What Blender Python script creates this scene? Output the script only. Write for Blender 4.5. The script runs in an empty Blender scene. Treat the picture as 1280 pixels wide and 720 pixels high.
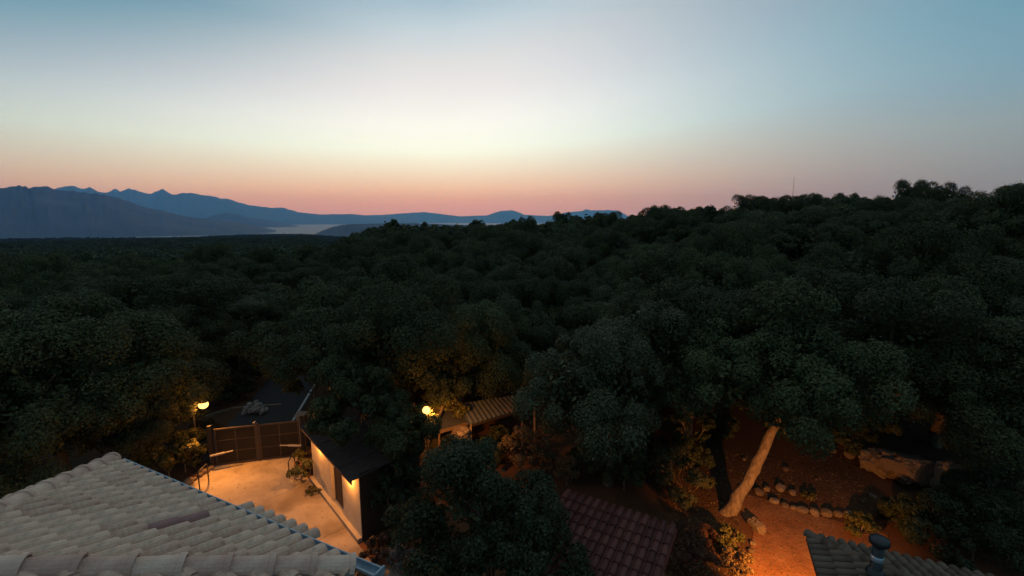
import bpy, bmesh, math, random
import numpy as np
from mathutils import Vector, Matrix, noise as mnoise

R_ = math.radians
C = bpy.context.scene.collection
SC = bpy.context.scene

# ------------------------------------------------------------------ camera
CAM_H = 10.0
FPX = 560.0                      # focal length in photo pixels (1280 wide)
PITCH = math.atan(85.0 / FPX)    # looking a little down
cam_d = bpy.data.cameras.new('camera')
cam_d.sensor_width = 36.0
cam_d.lens = 36.0 * FPX / 1280.0
cam_d.clip_start = 0.1
cam_d.clip_end = 200000.0
cam = bpy.data.objects.new('camera', cam_d)
C.objects.link(cam)
cam.location = (0, 0, CAM_H)
cam.rotation_euler = (math.pi / 2 - PITCH, 0, 0)
SC.camera = cam

# ------------------------------------------------------------------ dusk sky
SUN_AZ = R_(-8.0)               # azimuth of the afterglow, clockwise from +Y
w = bpy.data.worlds.new('World')
SC.world = w
w.use_nodes = True
nt = w.node_tree
nt.nodes.clear()
N = nt.nodes.new
L = nt.links.new


def lin(c):
    out = []
    for v in c:
        v /= 255.0
        out.append(v / 12.92 if v <= 0.04045 else ((v + 0.055) / 1.055) ** 2.4)
    return (*out, 1.0)


def ramp(ntree, stops, interp='LINEAR'):
    r = ntree.nodes.new('ShaderNodeValToRGB')
    r.color_ramp.interpolation = interp
    el = r.color_ramp.elements
    while len(el) < len(stops):
        el.new(0.5)
    for e, (p, c) in zip(el, stops):
        e.position = p
        e.color = c
    return r


def math_node(ntree, op, a, b=None, clamp=False):
    m = ntree.nodes.new('ShaderNodeMath')
    m.operation = op
    m.use_clamp = clamp
    for i, v in enumerate((a, b)):
        if v is None:
            continue
        if isinstance(v, (int, float)):
            m.inputs[i].default_value = v
        else:
            ntree.links.new(v, m.inputs[i])
    return m.outputs[0]


tc = N('ShaderNodeTexCoord')
sep = N('ShaderNodeSeparateXYZ')
L(tc.outputs['Generated'], sep.inputs[0])
X, Y, Z = sep.outputs
elev = math_node(nt, 'ARCSINE', Z)                         # radians
t_el = math_node(nt, 'DIVIDE', elev, R_(45.0), True)
az = math_node(nt, 'ARCTAN2', X, Y)
sgn = math_node(nt, 'SUBTRACT', az, SUN_AZ)
daz = math_node(nt, 'ABSOLUTE', sgn)
daz = math_node(nt, 'MINIMUM', daz, math_node(nt, 'SUBTRACT', 2 * math.pi, daz))
# the afterglow is broad near the horizon and narrows upwards, the more so towards the mountains
elp = math_node(nt, 'MAXIMUM', elev, 0.0)
sig_l = math_node(nt, 'MAXIMUM', math_node(nt, 'SUBTRACT', R_(68.0), math_node(nt, 'MULTIPLY', elp, 2.35)), R_(20.0))
sig_r = math_node(nt, 'MAXIMUM', math_node(nt, 'SUBTRACT', R_(42.0), math_node(nt, 'MULTIPLY', elp, 0.45)), R_(20.0))
rgt = math_node(nt, 'GREATER_THAN', sgn, 0.0)
sig = math_node(nt, 'ADD', sig_l, math_node(nt, 'MULTIPLY', rgt, math_node(nt, 'SUBTRACT', sig_r, sig_l)))
g = math_node(nt, 'DIVIDE', daz, sig)
g = math_node(nt, 'MULTIPLY', math_node(nt, 'MULTIPLY', g, g), -1.0)
g = math_node(nt, 'EXPONENT', g)
E = 45.0
glow = ramp(nt, [
    (0.0 / E, lin((214, 168, 208))), (1.6 / E, lin((229, 185, 220))), (3.6 / E, lin((251, 226, 229))),
    (5.8 / E, lin((254, 254, 262))), (8.2 / E, lin((258, 278, 292))), (11 / E, lin((259, 270, 286))),
    (14.5 / E, lin((244, 248, 264))), (18 / E, lin((227, 233, 246))), (21 / E, lin((202, 220, 238))),
    (24.5 / E, lin((158, 190, 214))), (32 / E, lin((134, 156, 172))), (45 / E, lin((138, 150, 158)))])
side = ramp(nt, [
    (0.0 / E, lin((110, 124, 162))), (3 / E, lin((114, 140, 160))), (8.3 / E, lin((118, 152, 174))),
    (11.4 / E, lin((102, 148, 182))), (17.4 / E, lin((86, 146, 176))), (30 / E, lin((108, 140, 160))), (45 / E, lin((132, 146, 155)))])
# away from the mountains the pink belt stands higher
str_ = math_node(nt, 'MULTIPLY', math_node(nt, 'MULTIPLY', rgt, math_node(nt, 'DIVIDE', daz, R_(45.0), True)), 0.38)
L(math_node(nt, 'MULTIPLY', t_el, math_node(nt, 'SUBTRACT', 1.0, str_)), glow.inputs[0])
L(t_el, side.inputs[0])
mixc = N('ShaderNodeMix')
mixc.data_type = 'RGBA'
L(g, mixc.inputs['Factor'])
L(side.outputs[0], mixc.inputs['A'])
L(glow.outputs[0], mixc.inputs['B'])
bg = N('ShaderNodeBackground')
# the sky opposite the afterglow is a little dimmer
dim = N('ShaderNodeMapRange')
dim.interpolation_type = 'SMOOTHSTEP'
dim.inputs['From Min'].default_value = R_(65)
dim.inputs['From Max'].default_value = R_(170)
dim.inputs['To Min'].default_value = 1.0
dim.inputs['To Max'].default_value = 0.85
L(daz, dim.inputs['Value'])
L(dim.outputs[0], bg.inputs['Strength'])
L(mixc.outputs['Result'], bg.inputs['Color'])
sky = N('ShaderNodeTexSky')
sky.sky_type = 'NISHITA'
sky.sun_disc = False
sky.sun_elevation = R_(-3.0)
sky.sun_rotation = SUN_AZ
bg2 = N('ShaderNodeBackground')
bg2.inputs['Strength'].default_value = 0.03
L(sky.outputs[0], bg2.inputs['Color'])
addn = N('ShaderNodeAddShader')
L(bg.outputs[0], addn.inputs[0])
L(bg2.outputs[0], addn.inputs[1])
wout = N('ShaderNodeOutputWorld')
L(addn.outputs[0], wout.inputs['Surface'])

sun_d = bpy.data.lights.new('sun', 'SUN')
sun_d.energy = 0.04              # the sun has set; only its last glow is left
sun_d.angle = R_(25)
sun_d.color = (1.0, 0.8, 0.65)
sun_o = bpy.data.objects.new('sun', sun_d)
C.objects.link(sun_o)
sun_o.rotation_euler = Vector((-math.sin(SUN_AZ), -math.cos(SUN_AZ), -math.tan(R_(7)))).to_track_quat('-Z', 'Y').to_euler()

SC.view_settings.view_transform = 'Standard'
SC.view_settings.look = 'None'
SC.view_settings.exposure = 0.0
SC.view_settings.gamma = 1.0
SC.view_settings.use_curve_mapping = False
SC.render.engine = 'CYCLES'
cy = SC.cycles
cy.use_denoising = True
cy.max_bounces = 5
cy.diffuse_bounces = 3
cy.glossy_bounces = 2
cy.transmission_bounces = 3
cy.volume_bounces = 3
cy.sample_clamp_indirect = 3.0
cy.caustics_reflective = False
cy.caustics_refractive = False

# ------------------------------------------------------------------ helpers
cp, sp = math.cos(PITCH), math.sin(PITCH)


def ray(px, py):
    u = (px - 640) / FPX
    v = (py - 360) / FPX
    return Vector((u, cp - v * sp, -sp - v * cp))


def G(px, py, z=0.0):
    """point on the horizontal plane z that shows at photo pixel px, py"""
    d = ray(px, py)
    t = (z - CAM_H) / d.z
    return Vector((d.x * t, d.y * t, z))


def D(px, py, y):
    d = ray(px, py)
    t = y / d.y
    return Vector((d.x * t, y, CAM_H + d.z * t))


def S(x, a, b):
    if a == b:
        return float(x >= a)
    t = min(1.0, max(0.0, (x - a) / (b - a)))
    return t * t * (3 - 2 * t)


def fbm(x, y, z=0.0, o=4):
    return mnoise.fractal(Vector((x, y, z)), 1.0, 2.0, o, noise_basis='PERLIN_ORIGINAL')


class MB:
    def __init__(self):
        self.v = []
        self.f = []

    def add(self, vs, fs):
        o = len(self.v)
        self.v.extend([tuple(p) for p in vs])
        self.f.extend([tuple(i + o for i in f) for f in fs])
        return self

    def box(self, c, sx, sy, sz, M=None):
        hx, hy, hz = sx / 2, sy / 2, sz / 2
        vs = [Vector((x, y, z)) for z in (-hz, hz) for x, y in ((-hx, -hy), (hx, -hy), (hx, hy), (-hx, hy))]
        if M is not None:
            vs = [M @ p for p in vs]
        vs = [p + Vector(c) for p in vs]
        return self.add(vs, [(3, 2, 1, 0), (4, 5, 6, 7), (0, 1, 5, 4), (1, 2, 6, 5), (2, 3, 7, 6), (3, 0, 4, 7)])

    def prism(self, poly, z0, z1):
        n = len(poly)
        vs = [(p[0], p[1], z0) for p in poly] + [(p[0], p[1], z1) for p in poly]
        fs = [tuple(range(n - 1, -1, -1)), tuple(range(n, 2 * n))]
        fs += [(i, (i + 1) % n, n + (i + 1) % n, n + i) for i in range(n)]
        return self.add(vs, fs)

    def tube(self, pts, rad, seg=8, cap=True):
        pts = [Vector(p) for p in pts]
        if not hasattr(rad, '__len__'):
            rad = [rad] * len(pts)
        vs, fs = [], []
        prev = None
        for i, p in enumerate(pts):
            d = (pts[min(i + 1, len(pts) - 1)] - pts[max(i - 1, 0)]).normalized()
            if prev is None:
                a = d.orthogonal().normalized()
            else:
                a = (prev - d * prev.dot(d)).normalized()
            prev = a
            b = d.cross(a)
            for k in range(seg):
                t = 2 * math.pi * k / seg
                vs.append(p + (a * math.cos(t) + b * math.sin(t)) * rad[i])
        for i in range(len(pts) - 1):
            for k in range(seg):
                k2 = (k + 1) % seg
                fs.append((i * seg + k, i * seg + k2, (i + 1) * seg + k2, (i + 1) * seg + k))
        if cap:
            fs.append(tuple(range(seg - 1, -1, -1)))
            fs.append(tuple(range((len(pts) - 1) * seg, len(pts) * seg)))
        return self.add(vs, fs)

    def lathe(self, prof, seg=16, c=(0, 0, 0)):
        vs, fs = [], []
        for r, z in prof:
            for k in range(seg):
                t = 2 * math.pi * k / seg
                vs.append((c[0] + r * math.cos(t), c[1] + r * math.sin(t), c[2] + z))
        for i in range(len(prof) - 1):
            for k in range(seg):
                k2 = (k + 1) % seg
                fs.append((i * seg + k, i * seg + k2, (i + 1) * seg + k2, (i + 1) * seg + k))
        return self.add(vs, fs)

    def mesh(self, name, mat, smooth=False):
        me = bpy.data.meshes.new(name)
        me.from_pydata(self.v, [], self.f)
        me.update()
        if mat:
            me.materials.append(mat)
        if smooth:
            me.shade_smooth()
        return me

    def build(self, name, mat, parent=None, smooth=False):
        return link(name, self.mesh(name, mat, smooth), parent)


def link(name, me, parent=None, M=None):
    o = bpy.data.objects.new(name, me)
    C.objects.link(o)
    if parent is not None:
        o.parent = parent
    if M is not None:
        o.matrix_local = M
    return o


def tag(o, label=None, cat=None, group=None, kind=None):
    if label:
        o['label'] = label
    if cat:
        o['category'] = cat
    if group:
        o['group'] = group
    if kind:
        o['kind'] = kind
    return o


def thing(name, label, cat, group=None, loc=(0, 0, 0), rz=0.0):
    o = bpy.data.objects.new(name, None)
    o.empty_display_size = 0.2
    C.objects.link(o)
    o.location = loc
    o.rotation_euler = (0, 0, rz)
    return tag(o, label, cat, group)


def axes(x, y, z, o):
    return Matrix(((x[0], y[0], z[0], o[0]), (x[1], y[1], z[1], o[1]), (x[2], y[2], z[2], o[2]), (0, 0, 0, 1)))


# ------------------------------------------------------------------ materials
def material(name, stops, scale=4.0, rough=0.8, bump=0.0, bscale=None, rand=0.0, metal=0.0, spec=0.3, detail=5.0,
             coord='Object', patch=None, island=0.0, trans=0.0, stretch=None, objvar=0.0):
    m = bpy.data.materials.new(name)
    m.use_nodes = True
    t = m.node_tree
    b = t.nodes['Principled BSDF']
    b.inputs['Roughness'].default_value = rough
    b.inputs['Metallic'].default_value = metal
    b.inputs['Specular IOR Level'].default_value = spec
    co = t.nodes.new('ShaderNodeTexCoord').outputs[coord]
    if stretch:
        mp = t.nodes.new('ShaderNodeMapping')
        mp.inputs['Scale'].default_value = stretch
        t.links.new(co, mp.inputs[0])
        co = mp.outputs[0]
    no = t.nodes.new('ShaderNodeTexNoise')
    no.inputs['Scale'].default_value = scale
    no.inputs['Detail'].default_value = detail
    no.inputs['Roughness'].default_value = 0.62
    t.links.new(co, no.inputs['Vector'])
    fac = no.outputs['Fac']
    if rand or island:
        if rand:
            r = t.nodes.new('ShaderNodeObjectInfo').outputs['Random']
            amt = rand
        else:
            r = t.nodes.new('ShaderNodeNewGeometry').outputs['Random Per Island']
            amt = island
        r = math_node(t, 'MULTIPLY', math_node(t, 'SUBTRACT', r, 0.5), amt)
        fac = math_node(t, 'ADD', fac, r, True)
    n = len(stops)
    rp = ramp(t, [(0.25 + 0.5 * i / max(1, n - 1), (*c, 1)) for i, c in enumerate(stops)])
    t.links.new(fac, rp.inputs[0])
    col = rp.outputs[0]
    if patch:
        n2 = t.nodes.new('ShaderNodeTexNoise')
        n2.inputs['Scale'].default_value = patch[0]
        n2.inputs['Detail'].default_value = 3
        t.links.new(co, n2.inputs['Vector'])
        r2 = ramp(t, [(patch[2], (0, 0, 0, 1)), (patch[3], (1, 1, 1, 1))])
        t.links.new(n2.outputs['Fac'], r2.inputs[0])
        mx = t.nodes.new('ShaderNodeMix')
        mx.data_type = 'RGBA'
        t.links.new(r2.outputs[0], mx.inputs['Factor'])
        t.links.new(col, mx.inputs['A'])
        mx.inputs['B'].default_value = (*patch[1], 1)
        col = mx.outputs['Result']
    if objvar:
        orr = t.nodes.new('ShaderNodeObjectInfo').outputs['Random']
        k = math_node(t, 'ADD', math_node(t, 'MULTIPLY', orr, 2 * objvar), 1.0 - objvar)
        vm = t.nodes.new('ShaderNodeVectorMath')
        vm.operation = 'SCALE'
        t.links.new(col, vm.inputs[0])
        t.links.new(k, vm.inputs['Scale'])
        col = vm.outputs[0]
    t.links.new(col, b.inputs['Base Color'])
    if trans:
        out = t.nodes['Material Output']
        tr = t.nodes.new('ShaderNodeBsdfTranslucent')
        t.links.new(col, tr.inputs['Color'])
        ms = t.nodes.new('ShaderNodeMixShader')
        ms.inputs[0].default_value = trans
        t.links.new(b.outputs[0], ms.inputs[1])
        t.links.new(tr.outputs[0], ms.inputs[2])
        t.links.new(ms.outputs[0], out.inputs['Surface'])
    if bump:
        nb = t.nodes.new('ShaderNodeTexNoise')
        nb.inputs['Scale'].default_value = bscale or scale * 4
        nb.inputs['Detail'].default_value = 6
        t.links.new(co, nb.inputs['Vector'])
        bp = t.nodes.new('ShaderNodeBump')
        bp.inputs['Strength'].default_value = bump
        bp.inputs['Distance'].default_value = 0.03
        t.links.new(nb.outputs['Fac'], bp.inputs['Height'])
        t.links.new(bp.outputs[0], b.inputs['Normal'])
    return m


def emitter(name, col, strength):
    m = bpy.data.materials.new(name)
    m.use_nodes = True
    t = m.node_tree
    t.nodes.clear()
    e = t.nodes.new('ShaderNodeEmission')
    e.inputs['Color'].default_value = (*col, 1)
    e.inputs['Strength'].default_value = strength
    o = t.nodes.new('ShaderNodeOutputMaterial')
    t.links.new(e.outputs[0], o.inputs['Surface'])
    return m


M_tile = material('roof_tile', [(0.46, 0.285, 0.215), (0.61, 0.41, 0.305), (0.71, 0.505, 0.375), (0.66, 0.475, 0.36)], 9.0, 0.9, 0.6, 60, rand=0.32,
                  patch=(5.0, (0.36, 0.28, 0.215), 0.55, 0.78))
M_tile_dark = material('old_roof_tile', [(0.095, 0.069, 0.050), (0.135, 0.103, 0.075), (0.17, 0.13, 0.094)], 9.0, 0.9, 0.5, 60, rand=0.6)
M_tile_purple = material('purple_tile', [(0.26, 0.14, 0.135), (0.33, 0.19, 0.175)], 9.0, 0.9, 0.5, 60)
M_cap = material('cap_tile', [(0.49, 0.315, 0.25), (0.60, 0.41, 0.32), (0.69, 0.51, 0.40)], 8.0, 0.9, 0.4, 50, rand=0.7)
M_mortar = material('mortar', [(0.36, 0.36, 0.35), (0.5, 0.5, 0.48)], 12, 0.95, 0.6, 40)
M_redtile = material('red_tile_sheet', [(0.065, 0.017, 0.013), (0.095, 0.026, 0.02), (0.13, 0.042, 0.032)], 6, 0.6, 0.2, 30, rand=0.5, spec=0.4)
M_gutter = material('gutter_metal', [(0.22, 0.32, 0.40), (0.30, 0.40, 0.48)], 6, 0.4, 0.1, 20, metal=0.3, spec=0.5)
M_conc = material('concrete', [(0.26, 0.22, 0.18), (0.36, 0.31, 0.26), (0.44, 0.39, 0.33)], 0.9, 0.85, 0.25, 30, patch=(0.55, (0.20, 0.165, 0.13), 0.50, 0.66))
M_kerb = material('kerb_concrete', [(0.34, 0.30, 0.25), (0.45, 0.40, 0.34)], 3, 0.85, 0.3, 30)
M_plaster = material('plaster', [(0.40, 0.34, 0.26), (0.50, 0.43, 0.33), (0.55, 0.48, 0.38)], 2.5, 0.9, 0.25, 40, patch=(1.2, (0.36, 0.30, 0.23), 0.58, 0.75))
M_asphalt = material('asphalt', [(0.045, 0.045, 0.047), (0.065, 0.065, 0.066)], 6, 0.9, 0.3, 60)
M_white = material('road_paint', [(0.55, 0.55, 0.52), (0.75, 0.75, 0.72)], 8, 0.8)
M_soil = material('red_soil', [(0.085, 0.036, 0.017), (0.15, 0.062, 0.028), (0.20, 0.088, 0.04)], 0.8, 0.95, 0.8, 7, patch=(0.05, (0.065, 0.038, 0.02), 0.42, 0.6))
M_path = material('trodden_soil', [(0.17, 0.075, 0.032), (0.26, 0.115, 0.05), (0.33, 0.17, 0.08)], 1.6, 0.95, 0.7, 14)
M_sea = material('sea_water', [(0.03, 0.05, 0.07), (0.03, 0.05, 0.07)], 1, 0.5, 0, spec=0.5)
M_mount = material('mountain_rock', [(0.06, 0.065, 0.06), (0.11, 0.105, 0.095)], 0.002, 0.95, 0)
M_leaf = material('oak_leaf', [(0.036, 0.048, 0.019), (0.060, 0.073, 0.030), (0.092, 0.104, 0.045)], 0.6, 0.65, 0, island=0.55, objvar=0.22, spec=0.15, trans=0.12)
M_leaf2 = material('olive_leaf', [(0.044, 0.055, 0.026), (0.072, 0.084, 0.042), (0.106, 0.117, 0.061)], 0.6, 0.6, 0, island=0.55, objvar=0.3, spec=0.15, trans=0.12)
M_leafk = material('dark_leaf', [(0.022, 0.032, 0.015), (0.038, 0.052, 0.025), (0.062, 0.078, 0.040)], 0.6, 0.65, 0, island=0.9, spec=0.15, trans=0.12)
M_leafy = material('yellow_leaf', [(0.07, 0.08, 0.02), (0.12, 0.12, 0.035), (0.17, 0.15, 0.05)], 0.6, 0.5, 0, island=0.9, trans=0.3)
M_leafr = material('red_leaf', [(0.07, 0.03, 0.02), (0.13, 0.06, 0.04), (0.18, 0.10, 0.06)], 0.6, 0.6, 0, island=0.9, trans=0.2)
M_leafd = material('dry_leaf', [(0.12, 0.08, 0.04), (0.20, 0.13, 0.06), (0.28, 0.20, 0.10)], 0.6, 0.6, 0, island=0.9, trans=0.25)
M_leafg = material('lavender_leaf', [(0.09, 0.10, 0.09), (0.15, 0.15, 0.14), (0.21, 0.20, 0.21)], 0.6, 0.6, 0, island=0.9, trans=0.2)
M_bark = material('bark', [(0.07, 0.05, 0.033), (0.18, 0.135, 0.088), (0.28, 0.22, 0.15)], 9, 0.95, 1.0, 14, stretch=(1, 1, 0.35))
M_stone = material('stone', [(0.14, 0.10, 0.07), (0.21, 0.16, 0.11), (0.29, 0.23, 0.165)], 4, 0.95, 0.9, 14, rand=0.5)
M_pale = material('pale_stone', [(0.34, 0.32, 0.29), (0.50, 0.48, 0.44)], 5, 0.95, 0.8, 14)
M_iron = material('dark_iron', [(0.020, 0.020, 0.022), (0.035, 0.033, 0.032)], 6, 0.5, 0.1, 30, spec=0.4)
M_ironp = material('gate_panel', [(0.010, 0.009, 0.008), (0.018, 0.016, 0.015)], 3, 0.55, 0.1, 30)
M_ironf = material('gate_frame', [(0.045, 0.039, 0.035), (0.07, 0.06, 0.054)], 6, 0.5, 0.1, 30)
M_pmetal = material('pale_metal', [(0.26, 0.25, 0.24), (0.36, 0.35, 0.33)], 4, 0.45, 0.05, 20)
M_sheet = material('shed_sheet', [(0.075, 0.048, 0.042), (0.115, 0.078, 0.068)], 5, 0.75, 0.2, 20)
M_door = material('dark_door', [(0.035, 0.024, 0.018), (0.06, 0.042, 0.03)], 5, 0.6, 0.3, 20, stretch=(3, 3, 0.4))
M_wood = material('weathered_wood', [(0.16, 0.10, 0.06), (0.26, 0.17, 0.10), (0.33, 0.23, 0.14)], 5, 0.85, 0.5, 20, stretch=(0.4, 3, 3))
M_woodg = material('green_wood', [(0.06, 0.055, 0.03), (0.10, 0.09, 0.05)], 5, 0.85, 0.5, 20, stretch=(3, 3, 0.4))
M_zinc = material('zinc_sheet', [(0.085, 0.098, 0.115), (0.13, 0.145, 0.165)], 2.5, 0.55, 0.1, 12, metal=0.2, patch=(1.2, (0.16, 0.13, 0.11), 0.55, 0.7))
M_pot = material('terracotta', [(0.30, 0.13, 0.07), (0.40, 0.19, 0.11)], 6, 0.85, 0.3, 30)
M_flue = material('flue_metal', [(0.02, 0.023, 0.028), (0.04, 0.045, 0.05)], 6, 0.35, 0.1, 30, metal=0.4, spec=0.5)
M_band = material('flue_band', [(0.35, 0.50, 0.62), (0.45, 0.60, 0.72)], 6, 0.3, 0.0, metal=0.5, spec=0.5)  # blue sky reflection on the metal, put into the base colour
LAMP = (1.0, 0.35, 0.06)
M_bulb = emitter('lamp_glow', (1.0, 0.50, 0.12), 3.4)
M_bulb2 = emitter('wall_lamp_glow', (1.0, 0.55, 0.17), 3.5)

# ------------------------------------------------------------------ terrain
SEA_Z = -150.0


def hgt(x, y):
    r = math.hypot(x, y)
    if y < 0:
        return -0.02 * max(0.0, r - 60) if r < 2000 else -38.8 - 300 * S(r, 2000, 6000)
    a = x / max(y, 0.5)
    dc = 92 - 44 * S(a, -0.1, 0.75)
    top = 2.3 + 2.5 * S(a, -0.1, 0.55)
    hr = top * S(r, 19 + 6 * S(a, 0.3, 1.2), dc) - 0.10 * max(0.0, r - dc - 25)
    hl = -7.5 * S(r, 32, 130) - 7.0 * S(r, 130, 420) - 27.5 * S(r, 420, 1500)
    wgt = S(a, -0.47, -0.27)
    h = wgt * max(hr, -60) + (1 - wgt) * hl
    if r > 40:
        h += 0.8 * fbm(x * 0.02, y * 0.02) * S(r, 40, 120) + 8.0 * fbm(x * 0.0022, y * 0.0022, 3.0) * S(r, 600, 1300)
    if r > 1550:
        h -= 320 * S(r, 1550, 4200)
    return h


mb = MB()
rs = [0.0] + [1.5 * i for i in range(1, 27)]
while rs[-1] < 31500:
    rs.append(rs[-1] * 1.075 + 0.6)
NA = 220
mb.v.append((0, 0, hgt(0, 0.1)))
for r in rs[1:]:
    for k in range(NA):
        t = 2 * math.pi * k / NA
        x, y = r * math.sin(t), r * math.cos(t)
        mb.v.append((x, y, hgt(x, y)))
for k in range(NA):
    mb.f.append((0, 1 + (k + 1) % NA, 1 + k))
for i in range(len(rs) - 2):
    for k in range(NA):
        a, b = 1 + i * NA + k, 1 + i * NA + (k + 1) % NA
        mb.f.append((a, b, b + NA, a + NA))
ground = mb.build('ground', M_soil, smooth=True)
tag(ground, kind='structure')

mb = MB()
n = 96
mb.v = [(0, 0, SEA_Z)] + [(31000 * math.cos(2 * math.pi * k / n), 31000 * math.sin(2 * math.pi * k / n), SEA_Z) for k in range(n)]
mb.f = [(0, 1 + k, 1 + (k + 1) % n) for k in range(n)]
tag(mb.build('sea', M_sea), kind='structure')


def range_mesh(name, dist, prof, depth, seed, rough=0.08, base=SEA_Z - 20):
    """a mountain range along an arc at distance dist: prof is a list of photo pixels along its crest"""
    pts = []
    for (x0, y0), (x1, y1) in zip(prof[:-1], prof[1:]):
        k = max(2, int(abs(x1 - x0) / 4))
        for i in range(k):
            t = i / k
            pts.append((x0 + (x1 - x0) * t, y0 + (y1 - y0) * t))
    pts.append(prof[-1])
    rows = 15
    vs, fs = [], []
    for j in range(rows):
        s = -1 + 2 * j / (rows - 1)
        for i, (px, py) in enumerate(pts):
            d = ray(px, py)
            hl = math.hypot(d.x, d.y)
            cz = CAM_H + d.z / hl * dist
            cz += abs(cz - base) * 0.045 * fbm(i * 0.6, seed, 0, 4)
            rr = dist + s * depth
            f = (1 - abs(s)) ** 0.9
            z = base + (cz - base) * f
            z += (cz - base) * rough * fbm(i * 0.13, s * 3.0, seed, 5) * (1 - f) * f * 5
            vs.append((d.x / hl * rr, d.y / hl * rr, z))
    m = len(pts)
    for j in range(rows - 1):
        for i in range(m - 1):
            fs.append((j * m + i, j * m + i + 1, (j + 1) * m + i + 1, (j + 1) * m + i))
    o = MB().add(vs, fs).build(name, M_mount, smooth=False)
    return tag(o, kind='structure')


range_mesh('mountain', 7600, [(-260, 262), (-160, 245), (-80, 238), (0, 235), (24, 232.5), (40, 234), (55, 232.5), (70, 237), (100, 240), (130, 243),
                               (150, 248), (178, 258), (205, 264), (235, 271), (270, 275), (310, 280), (345, 288)], 2000, 1.0)
range_mesh('mountain', 21500, [(40, 262), (66, 238), (78, 233), (90, 232.5), (104, 236), (112, 234), (122, 239), (133, 242), (143, 235.5), (150, 239.5), (161, 235.5), (185, 242.5),
                               (203, 236.5), (215, 243), (238, 241), (262, 245), (285, 249), (310, 256), (335, 259.5), (356, 260), (372, 265), (400, 268), (438, 267.5), (470, 270), (520, 273)], 3500, 2.0)
range_mesh('hill', 12500, [(225, 281), (255, 273), (270, 268), (283, 266), (300, 268), (318, 273), (345, 277), (380, 284)], 1500, 3.0)
range_mesh('hill', 26500, [(390, 273), (430, 269.5), (480, 268.5), (505, 266.5), (530, 265), (548, 267), (575, 270.5), (610, 269), (618, 266), (626, 263.5), (640, 263), (648, 265),
                           (655, 268.5), (690, 270), (720, 273)], 2500, 4.0, 0.04)
range_mesh('hill', 28500, [(672, 273), (690, 269), (712, 265), (728, 263.5), (732, 261.5), (738, 263), (758, 262.5), (772, 263), (778, 266), (790, 273)], 2000, 5.0, 0.04)
range_mesh('hill', 4600, [(385, 296), (404, 288), (418, 282.5), (440, 280), (470, 279.5), (520, 279), (570, 281), (640, 284), (720, 290)], 700, 6.0)

# ------------------------------------------------------------------ haze (the air of the valley and the bay)
mb = MB()
mb.box((0, 0, 475), 66000, 66000, 2150)         # from z = -600 to 1550
m_haze = bpy.data.materials.new('haze_air')
m_haze.use_nodes = True
t = m_haze.node_tree
t.nodes.clear()
pv = t.nodes.new('ShaderNodeVolumePrincipled')
pv.inputs['Color'].default_value = (0.12, 0.40, 1.0, 1)
pv.inputs['Density'].default_value = 7.0e-5
pv.inputs['Anisotropy'].default_value = 0.3
pv.inputs['Absorption Color'].default_value = (1, 1, 1, 1)
o = t.nodes.new('ShaderNodeOutputMaterial')
t.links.new(pv.outputs[0], o.inputs['Volume'])
tag(mb.build('haze', m_haze), kind='stuff')

# ------------------------------------------------------------------ courtyard, kerb, road, path
KA = Vector((-0.663, 0.749, 0)).normalized()    # along the shed wall, away from the camera
KN = Vector((-KA.y, KA.x, 0))                   # out of the wall, towards the yard
K0 = G(446.5, 679.7)                            # near outer corner of the shed's kerb
K1 = K0 + KA * 4.5


def clip(poly, p, nrm):
    out = []
    for a, b in zip(poly, poly[1:] + poly[:1]):
        da, db = (a - p).dot(nrm), (b - p).dot(nrm)
        if da >= 0:
            out.append(a)
        if da * db < 0:
            out.append(a + (b - a) * (da / (da - db)))
    return out


GL, GR = G(270, 583), G(378, 570)               # gate ends
yard = [GL, GR, K1 + KN * 0.0 + KA * 0.9, K1, K0, K0 - KA * 1.1, K0 - KA * 1.9 - KN * 0.6, Vector((-3.0, 8.6, 0)), Vector((-9.0, 8.6, 0)),
        G(205, 618), G(232, 611), G(250, 598)]
o = thing('courtyard', None, None)
tag(o, kind='structure')
cuts = [-6.0, -2.15, 0.95, 4.3, 12.0]
for a, b in zip(cuts[:-1], cuts[1:]):
    pl = clip(clip([p.copy() for p in yard], K0 + KA * (a + 0.007), KA), K0 + KA * (b - 0.007), -KA)
    if len(pl) > 2:
        MB().prism(pl, -0.1, 0.03).build('concrete_slab', M_conc, o)
MB().prism([p - Vector((0, 0, 0)) for p in yard], -0.1, 0.012).build('joint_bed', M_asphalt, o)

mb = MB()
for x, wd in ((0, 0.2),):
    a, b = K0 - KN * 0.02, K1 + KA * 0.1 - KN * 0.02
    mb.prism([a, a - KN * 0.34, b - KN * 0.34, b], 0.0, 0.13)
kerb = tag(mb.build('kerb', M_kerb), kind='structure')

road_c = [Vector((-11.4, 17.9, 0)), Vector((-12.2, 20.5, 0)), Vector((-12.85, 23.5, 0)), Vector((-13.5, 26.5, 0)), Vector((-14.4, 30, 0)), Vector((-16.3, 36, 0)), Vector((-20.5, 44, 0)), Vector((-28, 54, 0))]


def ribbon(cl, l, r, z, zb=None):
    vs, fs = [], []
    for i, p in enumerate(cl):
        d = (cl[min(i + 1, len(cl) - 1)] - cl[max(0, i - 1)]).normalized()
        s = Vector((d.y, -d.x, 0))
        for q in (p + s * l, p + s * r):
            vs.append((q.x, q.y, hgt(q.x, q.y) + z))
    for i in range(len(cl) - 1):
        fs.append((2 * i, 2 * i + 1, 2 * i + 3, 2 * i + 2))
    return vs, fs


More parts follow.
